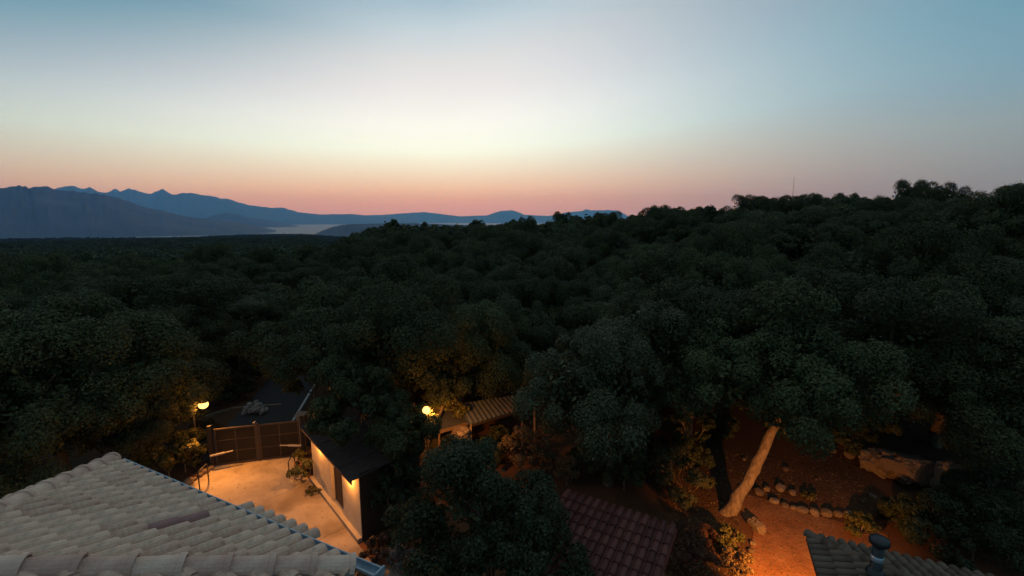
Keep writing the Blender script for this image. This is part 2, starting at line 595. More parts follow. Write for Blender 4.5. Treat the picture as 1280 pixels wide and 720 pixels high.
fine = []
for a, b in zip(road_c[:-1], road_c[1:]):
    for i in range(4):
        fine.append(a + (b - a) * i / 4)
tag(MB().add(*ribbon(fine, -1.7, 1.5, 0.03)).build('road', M_asphalt), kind='structure')
tag(MB().add(*ribbon(fine[3:], 1.26, 1.38, 0.036)).build('road_marking', M_white), kind='structure')
apron = [G(262, 580), G(382, 568), Vector((-9.3, 20.5, 0)), Vector((-14.6, 20.2, 0))]
tag(MB().prism(apron, -0.1, 0.022).build('gate_apron', M_asphalt), kind='structure')

pp = [G(933, 730), G(937, 690), G(942, 665), G(925, 640), G(930, 618), G(960, 625), G(1000, 640), G(1060, 655), G(1110, 668), G(1110, 720), G(1000, 760)]
tag(MB().prism(pp, -0.1, 0.02).build('path', M_path), kind='structure')

# ------------------------------------------------------------------ roof tiles
def tile_mesh(name, mat, r0, r1, ln, seg=7, th=0.014, arc=math.pi, collar=0.0):
    """barrel tile: y runs up the slope from 0 (low end, radius r0) to ln (radius r1)"""
    vs, fs = [], []
    rings = [(0.0, r0 - th), (0.0, r0)]
    if collar:
        rings += [(0.055, r0 + collar * 0.0), (0.06, r0 - collar), (ln, r1)]
    else:
        rings += [(ln, r1)]
    rings += [(ln, r1 - th)]
    rings.append((0.0, r0 - th))
    for y, r in rings:
        for k in range(seg + 1):
            a = (math.pi - arc) / 2 + arc * k / seg
            vs.append((r * math.cos(a), y, r * math.sin(a)))
    n = seg + 1
    for i in range(len(rings) - 1):
        for k in range(seg):
            fs.append((i * n + k, i * n + k + 1, (i + 1) * n + k + 1, (i + 1) * n + k))
    me = MB().add(vs, fs).mesh(name, mat)
    return me


T_main = tile_mesh('tile', M_tile, 0.094, 0.082, 0.44)
T_purp = tile_mesh('tile_purple', M_tile_purple, 0.094, 0.082, 0.44)
T_dark = tile_mesh('tile_old', M_tile_dark, 0.090, 0.080, 0.44)
T_cap = tile_mesh('ridge_tile', M_cap, 0.135, 0.108, 0.50, seg=9, th=0.02, collar=0.02)
T_capd = tile_mesh('ridge_tile_old', M_tile_dark, 0.12, 0.10, 0.48, seg=8, th=0.02, collar=0.012)
random.seed(4)


def tile_face(A, B, inward, s, z, pitch, expo, tmesh, parent, as_parts=True, alt=None, wmax=99, name='tile', phase=0.5, mat=None):
    """tiles on a hip face with eave A-B at height z, rising with slope s along inward"""
    e = (B - A)
    ln = e.length
    e = e.normalized()
    up = (inward + Vector((0, 0, s))).normalized()
    nz = e.cross(up)
    ex = e
    if nz.z < 0:
        nz = -nz
        ex = -e
    cs = math.sqrt(1 + s * s)
    n = int(ln / pitch)
    joined = MB()
    count = 0
    for i in range(n):
        tt = (i + phase) * (ln / n)
        lim = min(tt, ln - tt, wmax) * cs
        j = 0
        while True:
            w0 = j * expo - 0.01
            if w0 > lim - 0.10:
                break
            L0 = min(0.44, lim - w0 + 0.02)
            jit = random.uniform(-0.004, 0.004)
            base = A + e * (tt + jit) + up * w0 + nz * (0.030 + random.uniform(-0.003, 0.004)) + Vector((0, 0, z))
            u2 = (up - nz * (0.058 + random.uniform(-0.004, 0.004)) + ex * random.uniform(-0.006, 0.006)).normalized()
            n2 = ex.cross(u2).normalized()
            if n2.z < 0:
                n2 = -n2
            x2 = u2.cross(n2)
            M = axes(x2, u2, n2, base) @ Matrix.Diagonal((1, L0 / 0.44, 1, 1))
            if as_parts:
                me = alt if (alt and (i, j) in ALT) else tmesh
                link(name, me, parent, M)
                count += 1
            else:
                joined.add([M @ v.co for v in tmesh.vertices], [tuple(p.vertices) for p in tmesh.polygons])
            j += 1
    if not as_parts:
        ob = joined.build('tile_field', mat, parent)
        ob['kind'] = 'stuff'
    return count


ALT = set()


def cap_row(P0, P1, expo, me, parent, lift=0.0, name='ridge_tile'):
    """ridge tiles from the low end P0 to the high end P1"""
    d = P1 - P0
    ln = d.length
    d = d.normalized()
    x = d.cross(Vector((0, 0, 1))).normalized()
    z = x.cross(d).normalized()
    n = int(ln / expo)
    for i in range(n):
        p = P0 + d * (i * expo) + z * (lift + random.uniform(-0.004, 0.006))
        d2 = (d - z * 0.05 + x * random.uniform(-0.02, 0.02)).normalized()
        x2 = d2.cross(z).normalized()
        z2 = x2.cross(d2)
        link(name, me, parent, axes(x2, d2, z2, p))


def hip_roof(parent, c, slope, z, pitch, expo, tm, cm, capx, visible, deck_mat, capvis, alt=None, lift=0.0):
    """square hip roof with eave corners c[0..3] in order; faces in visible get single tiles"""
    ctr = sum(c, Vector()) / 4
    half = min((c[1] - c[0]).length, (c[2] - c[1]).length) / 2
    top = Vector((ctr.x, ctr.y, z + half * slope))
    deck = MB()
    for i in range(4):
        a, b = c[i], c[(i + 1) % 4]
        deck.add([Vector((a.x, a.y, z)), Vector((b.x, b.y, z)), top], [(0, 1, 2)])
    deck.add([Vector((p.x, p.y, z)) for p in c] + [Vector((p.x, p.y, z - 0.14)) for p in c],
             [(0, 1, 5, 4), (1, 2, 6, 5), (2, 3, 7, 6), (3, 0, 4, 7), (4, 5, 6, 7)])
    roof = deck.build('roof', deck_mat, parent)
    for i in range(4):
        a, b = c[i], c[(i + 1) % 4]
        e = (b - a).normalized()
        inw = Vector((-e.y, e.x, 0))
        if (ctr - a).dot(inw) < 0:
            inw = -inw
        vis = i in visible
        tile_face(a, b, inw, slope, z, pitch, expo, tm, roof, vis, alt if vis else None, mat=deck_mat)
        if cm:
            lowp = Vector((a.x, a.y, z + lift))
            cap_row(lowp, Vector((top.x, top.y, top.z + lift)), capx, cm, roof)
    return roof, top


# ------------------------------------------------------------------ the house with the pale hip roof
DZ = 4.0
ZE = CAM_H - DZ
c1, c2 = G(443, 711, ZE), G(140, 578, ZE)
for q in (c1, c2):
    q.z = 0
ev = c2 - c1
el = ev.length
eu = ev.normalized()
nin = Vector((eu.y, -eu.x, 0))
if nin.dot(-c1) < 0:
    nin = -nin
corn = [c1, c2, c2 + nin * el, c1 + nin * el]
ALT = {(10, 2), (10, 1)}
house = thing('house', 'house wing under the pale barrel tiled hip roof with ridge tiles', 'house')
house_roof, apex = hip_roof(house, corn, 0.39, ZE, 0.212, 0.36, T_main, T_cap, 0.42, {0}, M_tile, None, alt=T_purp, lift=0.035)
# mortar bed under the ridge tiles
mb = MB()
for q in corn:
    a = Vector((q.x, q.y, ZE + 0.02))
    mb.tube([a, a + (apex - a) * 0.98], [0.10, 0.10], 8)
mb.build('mortar_bed', M_mortar, house_roof)
# walls
mb = MB()
ins = [q + (Vector((apex.x, apex.y, 0)) - q).normalized() * 0.75 for q in corn]
mb.prism(ins, -0.2, ZE - 0.12)
mb.build('wall', M_plaster, house)
# gutter along the eave
nout = -nin
gz = ZE - 0.03
vs, fs = [], []
ga, gb = c1 + nout * 0.10 - eu * 0.28, c2 + nout * 0.10
for p in (ga, gb):
    for k in range(9):
        t = math.pi + math.pi * k / 8
        q = p + nout * (0.065 * math.cos(t))
        vs.append((q.x, q.y, gz + 0.065 * math.sin(t)))
    for k in range(8, -1, -1):
        t = math.pi + math.pi * k / 8
        q = p + nout * (0.055 * math.cos(t))
        vs.append((q.x, q.y, gz + 0.055 * math.sin(t)))
for k in range(18):
    fs.append((k, (k + 1) % 18, 18 + (k + 1) % 18, 18 + k))
fs.append(tuple(range(9)) + tuple(range(9, 18)))
gut = MB().add(vs, fs).build('gutter', M_gutter, house)
MB().box(ga + Vector((0, 0, gz + 0.0)) - eu * 0.01, 0.02, 0.15, 0.10, Matrix.Rotation(math.atan2(eu.y, eu.x), 3, 'Z')).build('end_stop', M_gutter, gut)
mb = MB()
mb.tube([Vector((gb.x, gb.y, gz)) + Vector((0, 0, 0.012)) - nout * 0.066, Vector((ga.x, ga.y, gz + 0.012)) - nout * 0.066], 0.012, 6)
mb.tube([Vector((gb.x, gb.y, gz)) + Vector((0, 0, 0.006)) + nout * 0.066, Vector((ga.x, ga.y, gz + 0.006)) + nout * 0.066], 0.012, 6)
mb.build('rim', M_gutter, gut)
# little tiled canopy below the gutter
can = MB()
a0 = c1 + eu * 1.0
b0 = c1 + eu * 2.62
zc = ZE - 0.13
for_ = []
can.prism([a0 - nout * 0.35, a0 + nout * 0.32, b0 + nout * 0.32, b0 - nout * 0.35], zc - 0.20, zc - 0.11)
canopy = can.build('canopy', M_mortar, house)
up = (nin + Vector((0, 0, 0.30))).normalized()
for i in range(7):
    p = c1 + eu * (1.13 + 0.225 * i) + nout * 0.42
    x = up.cross(Vector((0, 0, 1))).normalized()
    z = x.cross(up)
    link('tile', T_main, canopy, axes(x, up, z, Vector((p.x, p.y, zc - 0.10 + random.uniform(-.005, .005)))))

# ------------------------------------------------------------------ the low house corner at the lower right, with the flue
Z2 = 2.5
q0 = G(1008, 669, Z2)
q0.z = 0
lf = Vector((-0.4067, -0.9135, 0)).normalized()
rf = Vector((0.9135, -0.4067, 0)).normalized()
LN = 5.0
corn2 = [q0, q0 + rf * LN, q0 + rf * LN + lf * LN, q0 + lf * LN]
house2 = thing('outbuilding', 'low outbuilding with old grey brown barrel tiles and a black flue', 'outbuilding')
roof2, apex2 = hip_roof(house2, corn2, 0.33, Z2, 0.2, 0.36, T_dark, None, 0.4, {0, 3}, M_tile_dark, None)
cap_row(Vector((q0.x, q0.y, Z2 + 0.03)), apex2 + Vector((0, 0, 0.03)), 0.41, T_capd, roof2)
ins = [q + (Vector((apex2.x, apex2.y, 0)) - q).normalized() * 0.6 for q in corn2]
MB().prism(ins, -0.2, Z2 - 0.12).build('wall', M_plaster, house2)
fp = G(1094, 716, 2.95)
flue = MB().lathe([(0.10, -0.5), (0.10, 0.62), (0.085, 0.62)], 18).build('flue', M_flue, house2, True)
flue.location = fp
MB().lathe([(0.0, 0.80), (0.09, 0.795), (0.15, 0.77), (0.175, 0.73), (0.175, 0.66), (0.165, 0.645), (0.0, 0.645)], 20).build('cap', M_flue, flue, True)
MB().lathe([(0.101, 0.28), (0.107, 0.285), (0.107, 0.385), (0.101, 0.39)], 18).build('band', M_band, flue, True)
MB().lathe([(0.17, 0.0), (0.11, 0.12), (0.101, 0.12)], 18).build('flashing', M_flue, flue, True)

# ------------------------------------------------------------------ red tiled shed roof
e3 = Vector((0.86, -0.51, 0)).normalized()
d3 = Vector((-0.51, -0.86, 0)).normalized()
s3 = 0.07
p3 = G(706, 614, 2.5)
p3.z = 0
red = thing('store_shed', 'low store shed with a dark red stepped tile roof among trees', 'shed')
W3, L3 = 3.0, 3.2
deck = MB()
cc = [p3, p3 + e3 * W3, p3 + e3 * W3 + d3 * L3, p3 + d3 * L3]
zz = [2.5, 2.5, 2.5 - s3 * L3, 2.5 - s3 * L3]
deck.add([(p.x, p.y, z_) for p, z_ in zip(cc, zz)] + [(p.x, p.y, z_ - 0.1) for p, z_ in zip(cc, zz)],
         [(0, 1, 2, 3), (7, 6, 5, 4), (0, 4, 5, 1), (1, 5, 6, 2), (2, 6, 7, 3), (3, 7, 4, 0)])
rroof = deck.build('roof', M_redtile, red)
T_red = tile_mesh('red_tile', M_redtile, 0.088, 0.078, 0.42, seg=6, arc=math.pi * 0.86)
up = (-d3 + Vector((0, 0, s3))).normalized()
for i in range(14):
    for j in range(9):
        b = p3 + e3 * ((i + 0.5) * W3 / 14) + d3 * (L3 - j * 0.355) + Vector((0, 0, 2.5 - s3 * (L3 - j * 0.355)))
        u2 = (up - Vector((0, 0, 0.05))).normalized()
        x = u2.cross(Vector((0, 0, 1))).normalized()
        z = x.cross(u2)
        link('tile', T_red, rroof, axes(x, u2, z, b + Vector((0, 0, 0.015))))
inn = [p3 + e3 * 0.2 + d3 * 0.2, p3 + e3 * (W3 - 0.2) + d3 * 0.2, p3 + e3 * (W3 - 0.2) + d3 * (L3 - 0.2), p3 + e3 * 0.2 + d3 * (L3 - 0.2)]
MB().prism(inn, -0.2, 2.2).build('wall', M_plaster, red)

# ------------------------------------------------------------------ the lit shed by the courtyard
shed = thing('shed', 'plastered shed lit by two eave lamps beside the concrete yard', 'shed')
IN = -KN
Wn, Wl, Wd, Wh = 0.16, 4.55, 2.1, 2.2


def KP(a, d, z):
    p = K0 + KA * a + IN * (Wn + d)
    return Vector((p.x, p.y, z))


def wall_block(a0, a1, d0, d1, z0, z1, mb_):
    return mb_.prism([KP(a0, d0, 0), KP(a0, d1, 0), KP(a1, d1, 0), KP(a1, d0, 0)], z0, z1)


DA, DB_ = 1.45, 2.55
mb = MB()
wall_block(0, DA, 0, 0.2, 0, Wh, mb)
wall_block(DB_, Wl, 0, 0.2, 0, Wh, mb)
wall_block(DA, DB_, 0.001, 0.2, 1.98, Wh, mb)
mb.build('wall', M_plaster, shed)
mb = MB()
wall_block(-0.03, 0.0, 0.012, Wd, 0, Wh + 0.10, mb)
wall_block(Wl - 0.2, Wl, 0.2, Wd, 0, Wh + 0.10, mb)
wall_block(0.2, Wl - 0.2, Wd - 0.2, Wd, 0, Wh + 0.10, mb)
mb.build('dark_wall', M_door, shed)  # side and back walls, much darker than the plastered front
mb = MB()
wall_block(DA, DB_, 0.13, 0.17, 0.13, 1.98, mb)
door = mb.build('door', M_door, shed)
mb = MB()
for k in range(5):
    a = DA + 0.06 + k * 0.205
    wall_block(a, a + 0.18, 0.115, 0.131, 0.16, 1.95, mb)
mb.build('board', M_door, door)
hp = KP(DA + 0.16, 0.09, 1.1)
MB().tube([hp, hp + KA * 0.12], 0.014, 8).build('handle', M_pmetal, door)
# corrugated roof sheets
ze0, rise = 2.20, 0.10


def roof_z(d):
    return ze0 + rise * (d + 0.32)


sheet_w = (Wl + 0.35) / 5
for k in range(5):
    a0 = -0.15 + k * sheet_w
    vs, fs = [], []
    na = 24
    for side_ in (0, 1):
        for i in range(na + 1):
            a = a0 + (sheet_w + (0.03 if k < 4 else 0)) * i / na
            bumpz = 0.028 * max(0.0, math.cos(2 * math.pi * i / 4)) + 0.003 * (k % 2)
            for d in (-0.32, Wd + 0.15):
                p = KP(a, d, roof_z(d) + bumpz - 0.012 * side_)
                vs.append(p)
    m = 2 * (na + 1)
    for i in range(na):
        q = 2 * i
        fs.append((q, q + 1, q + 3, q + 2))
        fs.append((m + q, m + q + 2, m + q + 3, m + q + 1))
        fs.append((q, q + 2, m + q + 2, m + q))
        fs.append((q + 1, m + q + 1, m + q + 3, q + 3))
    MB().add(vs, fs).build('roof_sheet', M_sheet, shed)
mb = MB()
p = [KP(-0.12, -0.29, 0), KP(-0.12, -0.25, 0), KP(Wl + 0.1, -0.25, 0), KP(Wl + 0.1, -0.29, 0)]
mb.prism(p, ze0 - 0.11, ze0 - 0.005)
mb.build('fascia', M_sheet, shed)


def add_light(name, loc, energy, parent=None, radius=0.05, col=LAMP):
    ld = bpy.data.lights.new(name, 'POINT')
    ld.energy = energy
    ld.color = col
    ld.shadow_soft_size = radius
    o = bpy.data.objects.new(name, ld)
    C.objects.link(o)
    o.location = loc
    if parent:
        o.parent = parent
    return o


for a in (0.75, 3.55):
    lp = KP(a, -0.06, 2.0)
    ob = MB().lathe([(0.0, 0.06), (0.05, 0.055), (0.06, 0.03), (0.06, 0.0), (0.055, 0.0)], 14).build('wall_lamp', M_iron, shed, True)
    ob.location = lp
    MB().lathe([(0.05, 0.0), (0.045, -0.05), (0.025, -0.08), (0.0, -0.085)], 12).build('bulb', M_bulb2, ob, True)
    add_light('wall_lamp_light', lp + KN * 0.03 + Vector((0, 0, -0.12)), 135, None, 0.04)

# ------------------------------------------------------------------ entrance gate
gdir = (GR - GL)
glen = gdir.length
gdir = gdir.normalized()
gn = Vector((gdir.y, -gdir.x, 0))   # towards the yard
gate = thing('gate', 'dark double leaf metal driveway gate with pale opener arms', 'gate')


def GP(a, d, z):
    p = GL + gdir * a + gn * d
    return Vector((p.x, p.y, z))


rotg = Matrix.Rotation(math.atan2(gdir.y, gdir.x), 3, 'Z')
GH = 1.62
for k in range(2):
    a0 = 0.05 + k * glen / 2
    a1 = glen / 2 + k * glen / 2 - 0.05
    wd = a1 - a0
    fr = MB()
    for z in (0.09, GH - 0.03):
        fr.box(GP((a0 + a1) / 2, 0, z), wd, 0.05, 0.06, rotg)
    for a in (a0 + 0.03, a1 - 0.03):
        fr.box(GP(a, 0, GH / 2 + 0.03), 0.06, 0.052, GH - 0.12, rotg)
    leaf = fr.build('gate_leaf', M_ironf, gate)
    for i in range(2):
        for j in range(3):
            pw = (wd - 0.12) / 2
            ph = (GH - 0.15) / 3
            MB().box(GP(a0 + 0.06 + pw * (i + 0.5), 0.0, 0.12 + ph * (j + 0.5)), pw - 0.012, 0.02, ph - 0.012, rotg).build('panel', M_ironp, leaf)
    bars = MB()
    for j in (1, 2):
        bars.box(GP((a0 + a1) / 2, 0.0, 0.12 + (GH - 0.15) / 3 * j), wd - 0.12, 0.035, 0.03, rotg)
    bars.box(GP((a0 + a1) / 2, 0.0, GH / 2 + 0.03), 0.035, 0.037, GH - 0.18, rotg)
    bars.build('rail', M_ironf, leaf)
    # opener arm
    s0 = GP(-0.05 if k == 0 else glen + 0.05, 0.30, 0.62)
    s1 = GP(0.72 if k == 0 else glen - 0.8, 0.13, 0.66)
    MB().tube([s0, s0 + (s1 - s0) * 0.6, s0 + (s1 - s0) * 0.62, s1], [0.045, 0.045, 0.025, 0.025], 10).build('opener_arm', M_pmetal, leaf)
for a in (-0.08, glen + 0.08):
    MB().box(GP(a, 0.05, 0.9), 0.14, 0.14, 1.8, rotg).build('post', M_iron, gate)
MB().box(GP(glen / 2, 0.0, 0.85), 0.075, 0.07, 1.66, rotg).build('meeting_stile', M_ironf, gate)
MB().tube([GP(glen / 2 - 0.08, 0, 1.68), GP(glen / 2 - 0.14, 0, 1.72), GP(glen / 2 - 0.05, 0, 1.76)], 0.02, 6).build('latch', M_pmetal, gate)

# ------------------------------------------------------------------ street lamp by the gate
lpos = D(254, 505, 17.0)
lamp = thing('street_lamp', 'lit orange street lamp on a slim pole beside the driveway gate', 'street lamp')
base = Vector((lpos.x - 0.55, lpos.y + 0.15, 0))
MB().tube([base, base + Vector((0, 0, lpos.z + 0.15))], [0.05, 0.04], 10).build('pole', M_iron, lamp, True)
MB().tube([base + Vector((0, 0, lpos.z - 0.05)), base + Vector((0.1, 0, lpos.z + 0.16)), base + Vector((0.35, -0.1, lpos.z + 0.2)), lpos + Vector((0, 0, 0.15))], 0.02, 8).build('arm', M_iron, lamp, True)
hd = MB().lathe([(0.0, 0.2), (0.05, 0.19), (0.13, 0.12), (0.17, 0.08), (0.165, 0.075), (0.0, 0.1)], 16).build('lamp_head', M_iron, lamp, True)
hd.location = lpos
MB().lathe([(0.11, 0.08), (0.17, 0.03), (0.18, -0.05), (0.14, -0.13), (0.07, -0.175), (0.0, -0.185)], 16).build('globe', M_bulb, hd, True)
sl = add_light('street_lamp_light', lpos + Vector((0.02, -0.02, -0.25)), 950, None, 0.12)
sd = bpy.data.lights.new('street_lamp_spot', 'SPOT')
sd.energy, sd.color, sd.shadow_soft_size, sd.spot_size, sd.spot_blend = 950, LAMP, 0.12, R_(125), 0.7
sl.data = sd
sl.rotation_euler = (G(350, 660) - lpos + Vector((0, 0, -1.0))).to_track_quat('-Z', 'Y').to_euler()
add_light('street_lamp_glow', lpos + Vector((0.02, -0.25, -0.05)), 50, None, 0.12)

# ------------------------------------------------------------------ foliage generators
rng = np.random.default_rng(11)


def quads_mesh(name, P, Nn, ln, wd, mat, rg):
    n = len(P)
    r = rg.normal(size=(n, 3))
    t = np.cross(Nn, r)
    t /= np.linalg.norm(t, axis=1, keepdims=True) + 1e-9
    b = np.cross(Nn, t)
    ln = ln[:, None]
    wd = wd[:, None]
    V = np.empty((n, 4, 3), np.float32)
    V[:, 0] = P - t * ln * 0.5
    V[:, 1] = P + b * wd * 0.5 + Nn * wd * 0.18
    V[:, 2] = P + t * ln * 0.5
    V[:, 3] = P - b * wd * 0.5 + Nn * wd * 0.18
    me = bpy.data.meshes.new(name)
    me.vertices.add(n * 4)
    me.vertices.foreach_set('co', V.ravel())
    me.loops.add(n * 4)
    me.loops.foreach_set('vertex_index', np.arange(n * 4, dtype=np.int32))
    me.polygons.add(n)
    me.polygons.foreach_set('loop_start', np.arange(0, n * 4, 4, dtype=np.int32))
    me.update(calc_edges=True)
    me.materials.append(mat)
    return me


def unit(v):
    return v / (np.linalg.norm(v, axis=-1, keepdims=True) + 1e-9)


def crown(name, seed, R, z0, z1, nleaf, leaf, mat, nlobe=14, npuff=12, center=(0, 0), filler=0.10, wratio=0.6):
    rg = np.random.default_rng(seed)
    cz = z0 + (z1 - z0) * 0.46
    hz = (z1 - z0) / 2
    # lobes
    i = np.arange(nlobe) + 0.5
    zc = 1 - 1.55 * i / nlobe
    th = i * 2.39996 + rg.uniform(0, 6)
    rad = np.sqrt(np.maximum(0, 1 - zc * zc))
    ld = np.stack([rad * np.cos(th), rad * np.sin(th), zc], 1)
    lr = R * rg.uniform(0.17, 0.50, nlobe)
    lc = ld * np.array([R * 0.70, R * 0.70, hz * 0.66]) * rg.uniform(0.62, 1.28, (nlobe, 1)) * rg.uniform(0.85, 1.15, (1, 3))
    lc[:, 2] += cz
    lobes = [(lc[k], lr[k]) for k in range(nlobe)]
    cen = np.array([0, 0, cz - hz * 0.25])
    PC, PR = [], []
    for c, r in lobes:
        d = unit(rg.normal(size=(npuff, 3)) * 0.8 + unit(c - cen) * 0.75 + np.array([0, 0, 0.25])) * np.array([1.25, 1.25, 0.72])
        PC.append(c + d * r * rg.uniform(0.6, 1.22, (npuff, 1)))
        PR.append(r * rg.uniform(0.24, 0.52, npuff))
    PC = np.concatenate(PC)
    PR = np.concatenate(PR)
    nf = int(nleaf * (1 - filler))
    wts = PR ** 2
    idx = rg.choice(len(PR), nf, p=wts / wts.sum())
    d = unit(rg.normal(size=(nf, 3)) + np.array([0, 0, 0.35]) + 0.5 * unit(PC[idx] - cen))
    rr = PR[idx] * (rg.uniform(0.45, 1.0, nf) ** 0.5 + rg.exponential(0.075, nf))
    P = PC[idx] + d * rr[:, None]
    Nn = unit(d * 1.1 + rg.normal(size=(nf, 3)) * 0.5 + np.array([0, 0, 0.25]))
    ln = leaf * rg.uniform(0.65, 1.3, nf)
    # dark inner foliage
    ni = nleaf - nf
    li = rg.integers(0, nlobe, ni)
    d2 = unit(rg.normal(size=(ni, 3)))
    P2 = lc[li] + d2 * (lr[li] * rg.uniform(0.1, 0.95, ni))[:, None]
    N2 = unit(rg.normal(size=(ni, 3)))
    l2 = leaf * rg.uniform(1.8, 3.0, ni)
    P = np.concatenate([P, P2])
    Nn = np.concatenate([Nn, N2])
    ln = np.concatenate([ln, l2])
    P[:, 0] += center[0]
    P[:, 1] += center[1]
    me = quads_mesh(name, P, Nn, ln, ln * wratio, mat, rg)
    lobes = [(Vector((c[0] + center[0], c[1] + center[1], c[2])), r) for c, r in lobes]
    return me, lobes


def trunk_mesh(name, seed, path, radii, lobes, mat, seg=9):
    rnd = random.Random(seed)
    mb_ = MB()
    fine_p, fine_r = [], []
    for i in range(len(path) - 1):
        for k in range(4):
            t_ = k / 4
            p_ = Vector(path[i]).lerp(Vector(path[i + 1]), t_)
            j_ = radii[i] * 0.14
            fine_p.append(p_ + Vector((rnd.uniform(-j_, j_), rnd.uniform(-j_, j_), 0)))
            fine_r.append((radii[i] + (radii[i + 1] - radii[i]) * t_) * rnd.uniform(0.92, 1.1))
    fine_p.append(Vector(path[-1]))
    fine_r.append(radii[-1])
    mb_.tube(fine_p, fine_r, seg)
    top_ = Vector(path[-1])
    for c, r in lobes:
        a = top_ - Vector((0, 0, rnd.uniform(0.0, 0.3)))
        m_ = a.lerp(c, 0.5) + Vector((rnd.uniform(-.25, .25), rnd.uniform(-.25, .25), -0.15))
        mb_.tube([a, m_, c], [radii[-1] * 0.5, radii[-1] * 0.3, 0.02], 6, False)
        for _ in range(2):
            e_ = c + Vector((rnd.uniform(-1, 1), rnd.uniform(-1, 1), rnd.uniform(-.2, .8))) * r * 0.8
            mb_.tube([m_.lerp(c, 0.6), e_], [radii[-1] * 0.25, 0.012], 5, False)
    return mb_.mesh(name, mat, True)


def variant(i, R, H, z0, nleaf, leaf, mat):
    cm, lb = crown('crown_mesh', 100 + i, R, z0, H, nleaf, leaf, mat)
    rnd = random.Random(i)
    th = z0 + 0.25 * (H - z0)
    path = [(0, 0, -0.3), (rnd.uniform(-.1, .1), rnd.uniform(-.1, .1), th * 0.5), (rnd.uniform(-.25, .25), rnd.uniform(-.25, .25), th)]
    tm = trunk_mesh('trunk_mesh', i, path, [0.24, 0.19, 0.15], lb, M_bark)
    return tm, cm


NEAR = [variant(1, 3.0, 7.0, 1.3, 105000, 0.086, M_leaf), variant(2, 3.1, 6.6, 1.0, 105000, 0.086, M_leaf),
        variant(3, 2.7, 7.2, 1.2, 100000, 0.084, M_leaf2), variant(4, 3.2, 7.0, 0.8, 105000, 0.088, M_leaf)]
HIGH = [variant(5, 3.0, 7.0, 2.5, 90000, 0.088, M_leaf), variant(6, 2.9, 6.8, 2.4, 90000, 0.088, M_leaf)]
MID = [variant(11, 3.1, 7.0, 0.8, 26000, 0.185, M_leaf), variant(12, 3.0, 7.3, 0.8, 26000, 0.185, M_leaf),
       variant(13, 2.8, 6.6, 0.7, 24000, 0.18, M_leaf2), variant(14, 3.3, 6.8, 0.6, 26000, 0.19, M_leaf)]


def place_tree(name, var, x, y, z, s, sz, rz, label, group=None, cat='tree'):
    o_ = bpy.data.objects.new(name, None)
    C.objects.link(o_)
    o_.empty_display_size = 0.2
    o_.location = (x, y, z)
    o_.rotation_euler = (0, 0, rz)
    k_ = 0.88 + 0.26 * ((x * 7.13 + y * 3.7) % 1.0)
    o_.scale = (s * k_, s / k_, sz)
    tag(o_, label, cat, group)
    link('trunk', var[0], o_)
    link('crown', var[1], o_)
    return o_


# ---- hand placed trees
def tree_at(px, py, y, R, H, var, label, rz=0.0, z=None, Rv=3.0, Hv=7.0):
    p_ = D(px, py, y)
    z_ = hgt(p_.x, y) if z is None else z
    return place_tree('oak_tree', var, p_.x, y, z_, R / Rv, H / Hv, rz, label)


tree_at(62, 470, 15.5, 3.5, 7.6, NEAR[0], 'large dark oak rising behind the pale hip roof', 0.4)
tree_at(165, 520, 15.6, 1.95, 4.6, NEAR[2], 'smaller bushy oak at the foot of the street lamp', 1.1)
tree_at(-40, 500, 13.0, 2.8, 6.4, NEAR[3], 'oak whose crown is cut off beyond the hip roof ridge', 2.0)
tree_at(200, 430, 23.0, 3.3, 6.9, NEAR[1], 'broad oak behind the street lamp and its bushy neighbour', 2.2)
tree_at(105, 430, 24.5, 3.2, 7.0, NEAR[2], 'oak standing behind the large dark oak by the roof', 4.2)
tree_at(495, 460, 17.9, 3.0, 7.2, HIGH[0], 'round crowned oak leaning over the lit shed roof', 0.9)
tree_at(575, 460, 18.9, 2.5, 6.7, HIGH[1], 'oak beside the round crowned one above the garden lamp', 3.9)
tree_at(650, 440, 21.5, 2.3, 6.0, HIGH[0], 'small oak between the garden lamp and the big garden oak', 5.0)
tree_at(765, 460, 15.9, 3.3, 7.2, NEAR[2], 'tall oak with ragged top behind the red shed roof', 2.7)
tree_at(865, 440, 18.8, 3.5, 7.7, NEAR[0], 'big garden oak left of the leaning trunk', 1.7)
tree_at(1075, 420, 18.8, 3.6, 7.4, NEAR[1], 'oak with dense crown right of the leaning trunk', 0.2)
tree_at(1185, 430, 18.7, 3.6, 7.2, NEAR[3], 'oak standing behind the lit boulders', 1.2)
tree_at(1290, 480, 15.8, 3.2, 6.8, NEAR[0], 'dark oak at the end of the boulder row', 3.2)

# the leaning oak whose trunk is lit by the outbuilding lamp
b_ = G(912, 640)
t_ = D(962, 546, 14.7)
cm, lb = crown('leaning_crown', 77, 3.2, 1.9, 7.8, 98000, 0.095, M_leaf, center=(D(945, 430, 15.2).x - b_.x, 15.2 - b_.y))
rel = t_ - b_
path = [(-0.2, -0.05, -0.3), (0.05, 0, 0.1), (rel.x * 0.35, rel.y * 0.3, rel.z * 0.33), (rel.x * 0.68, rel.y * 0.6, rel.z * 0.66), tuple(rel), (rel.x * 1.3, rel.y * 1.4, rel.z * 1.3)]
tm = trunk_mesh('leaning_trunk', 5, path, [0.30, 0.235, 0.195, 0.18, 0.165, 0.12], lb, M_bark, 12)
lt = thing('leaning_oak', 'oak with a thick leaning trunk lit orange beside the soil path', 'tree', loc=b_)
link('trunk', tm, lt)
link('crown', cm, lt)

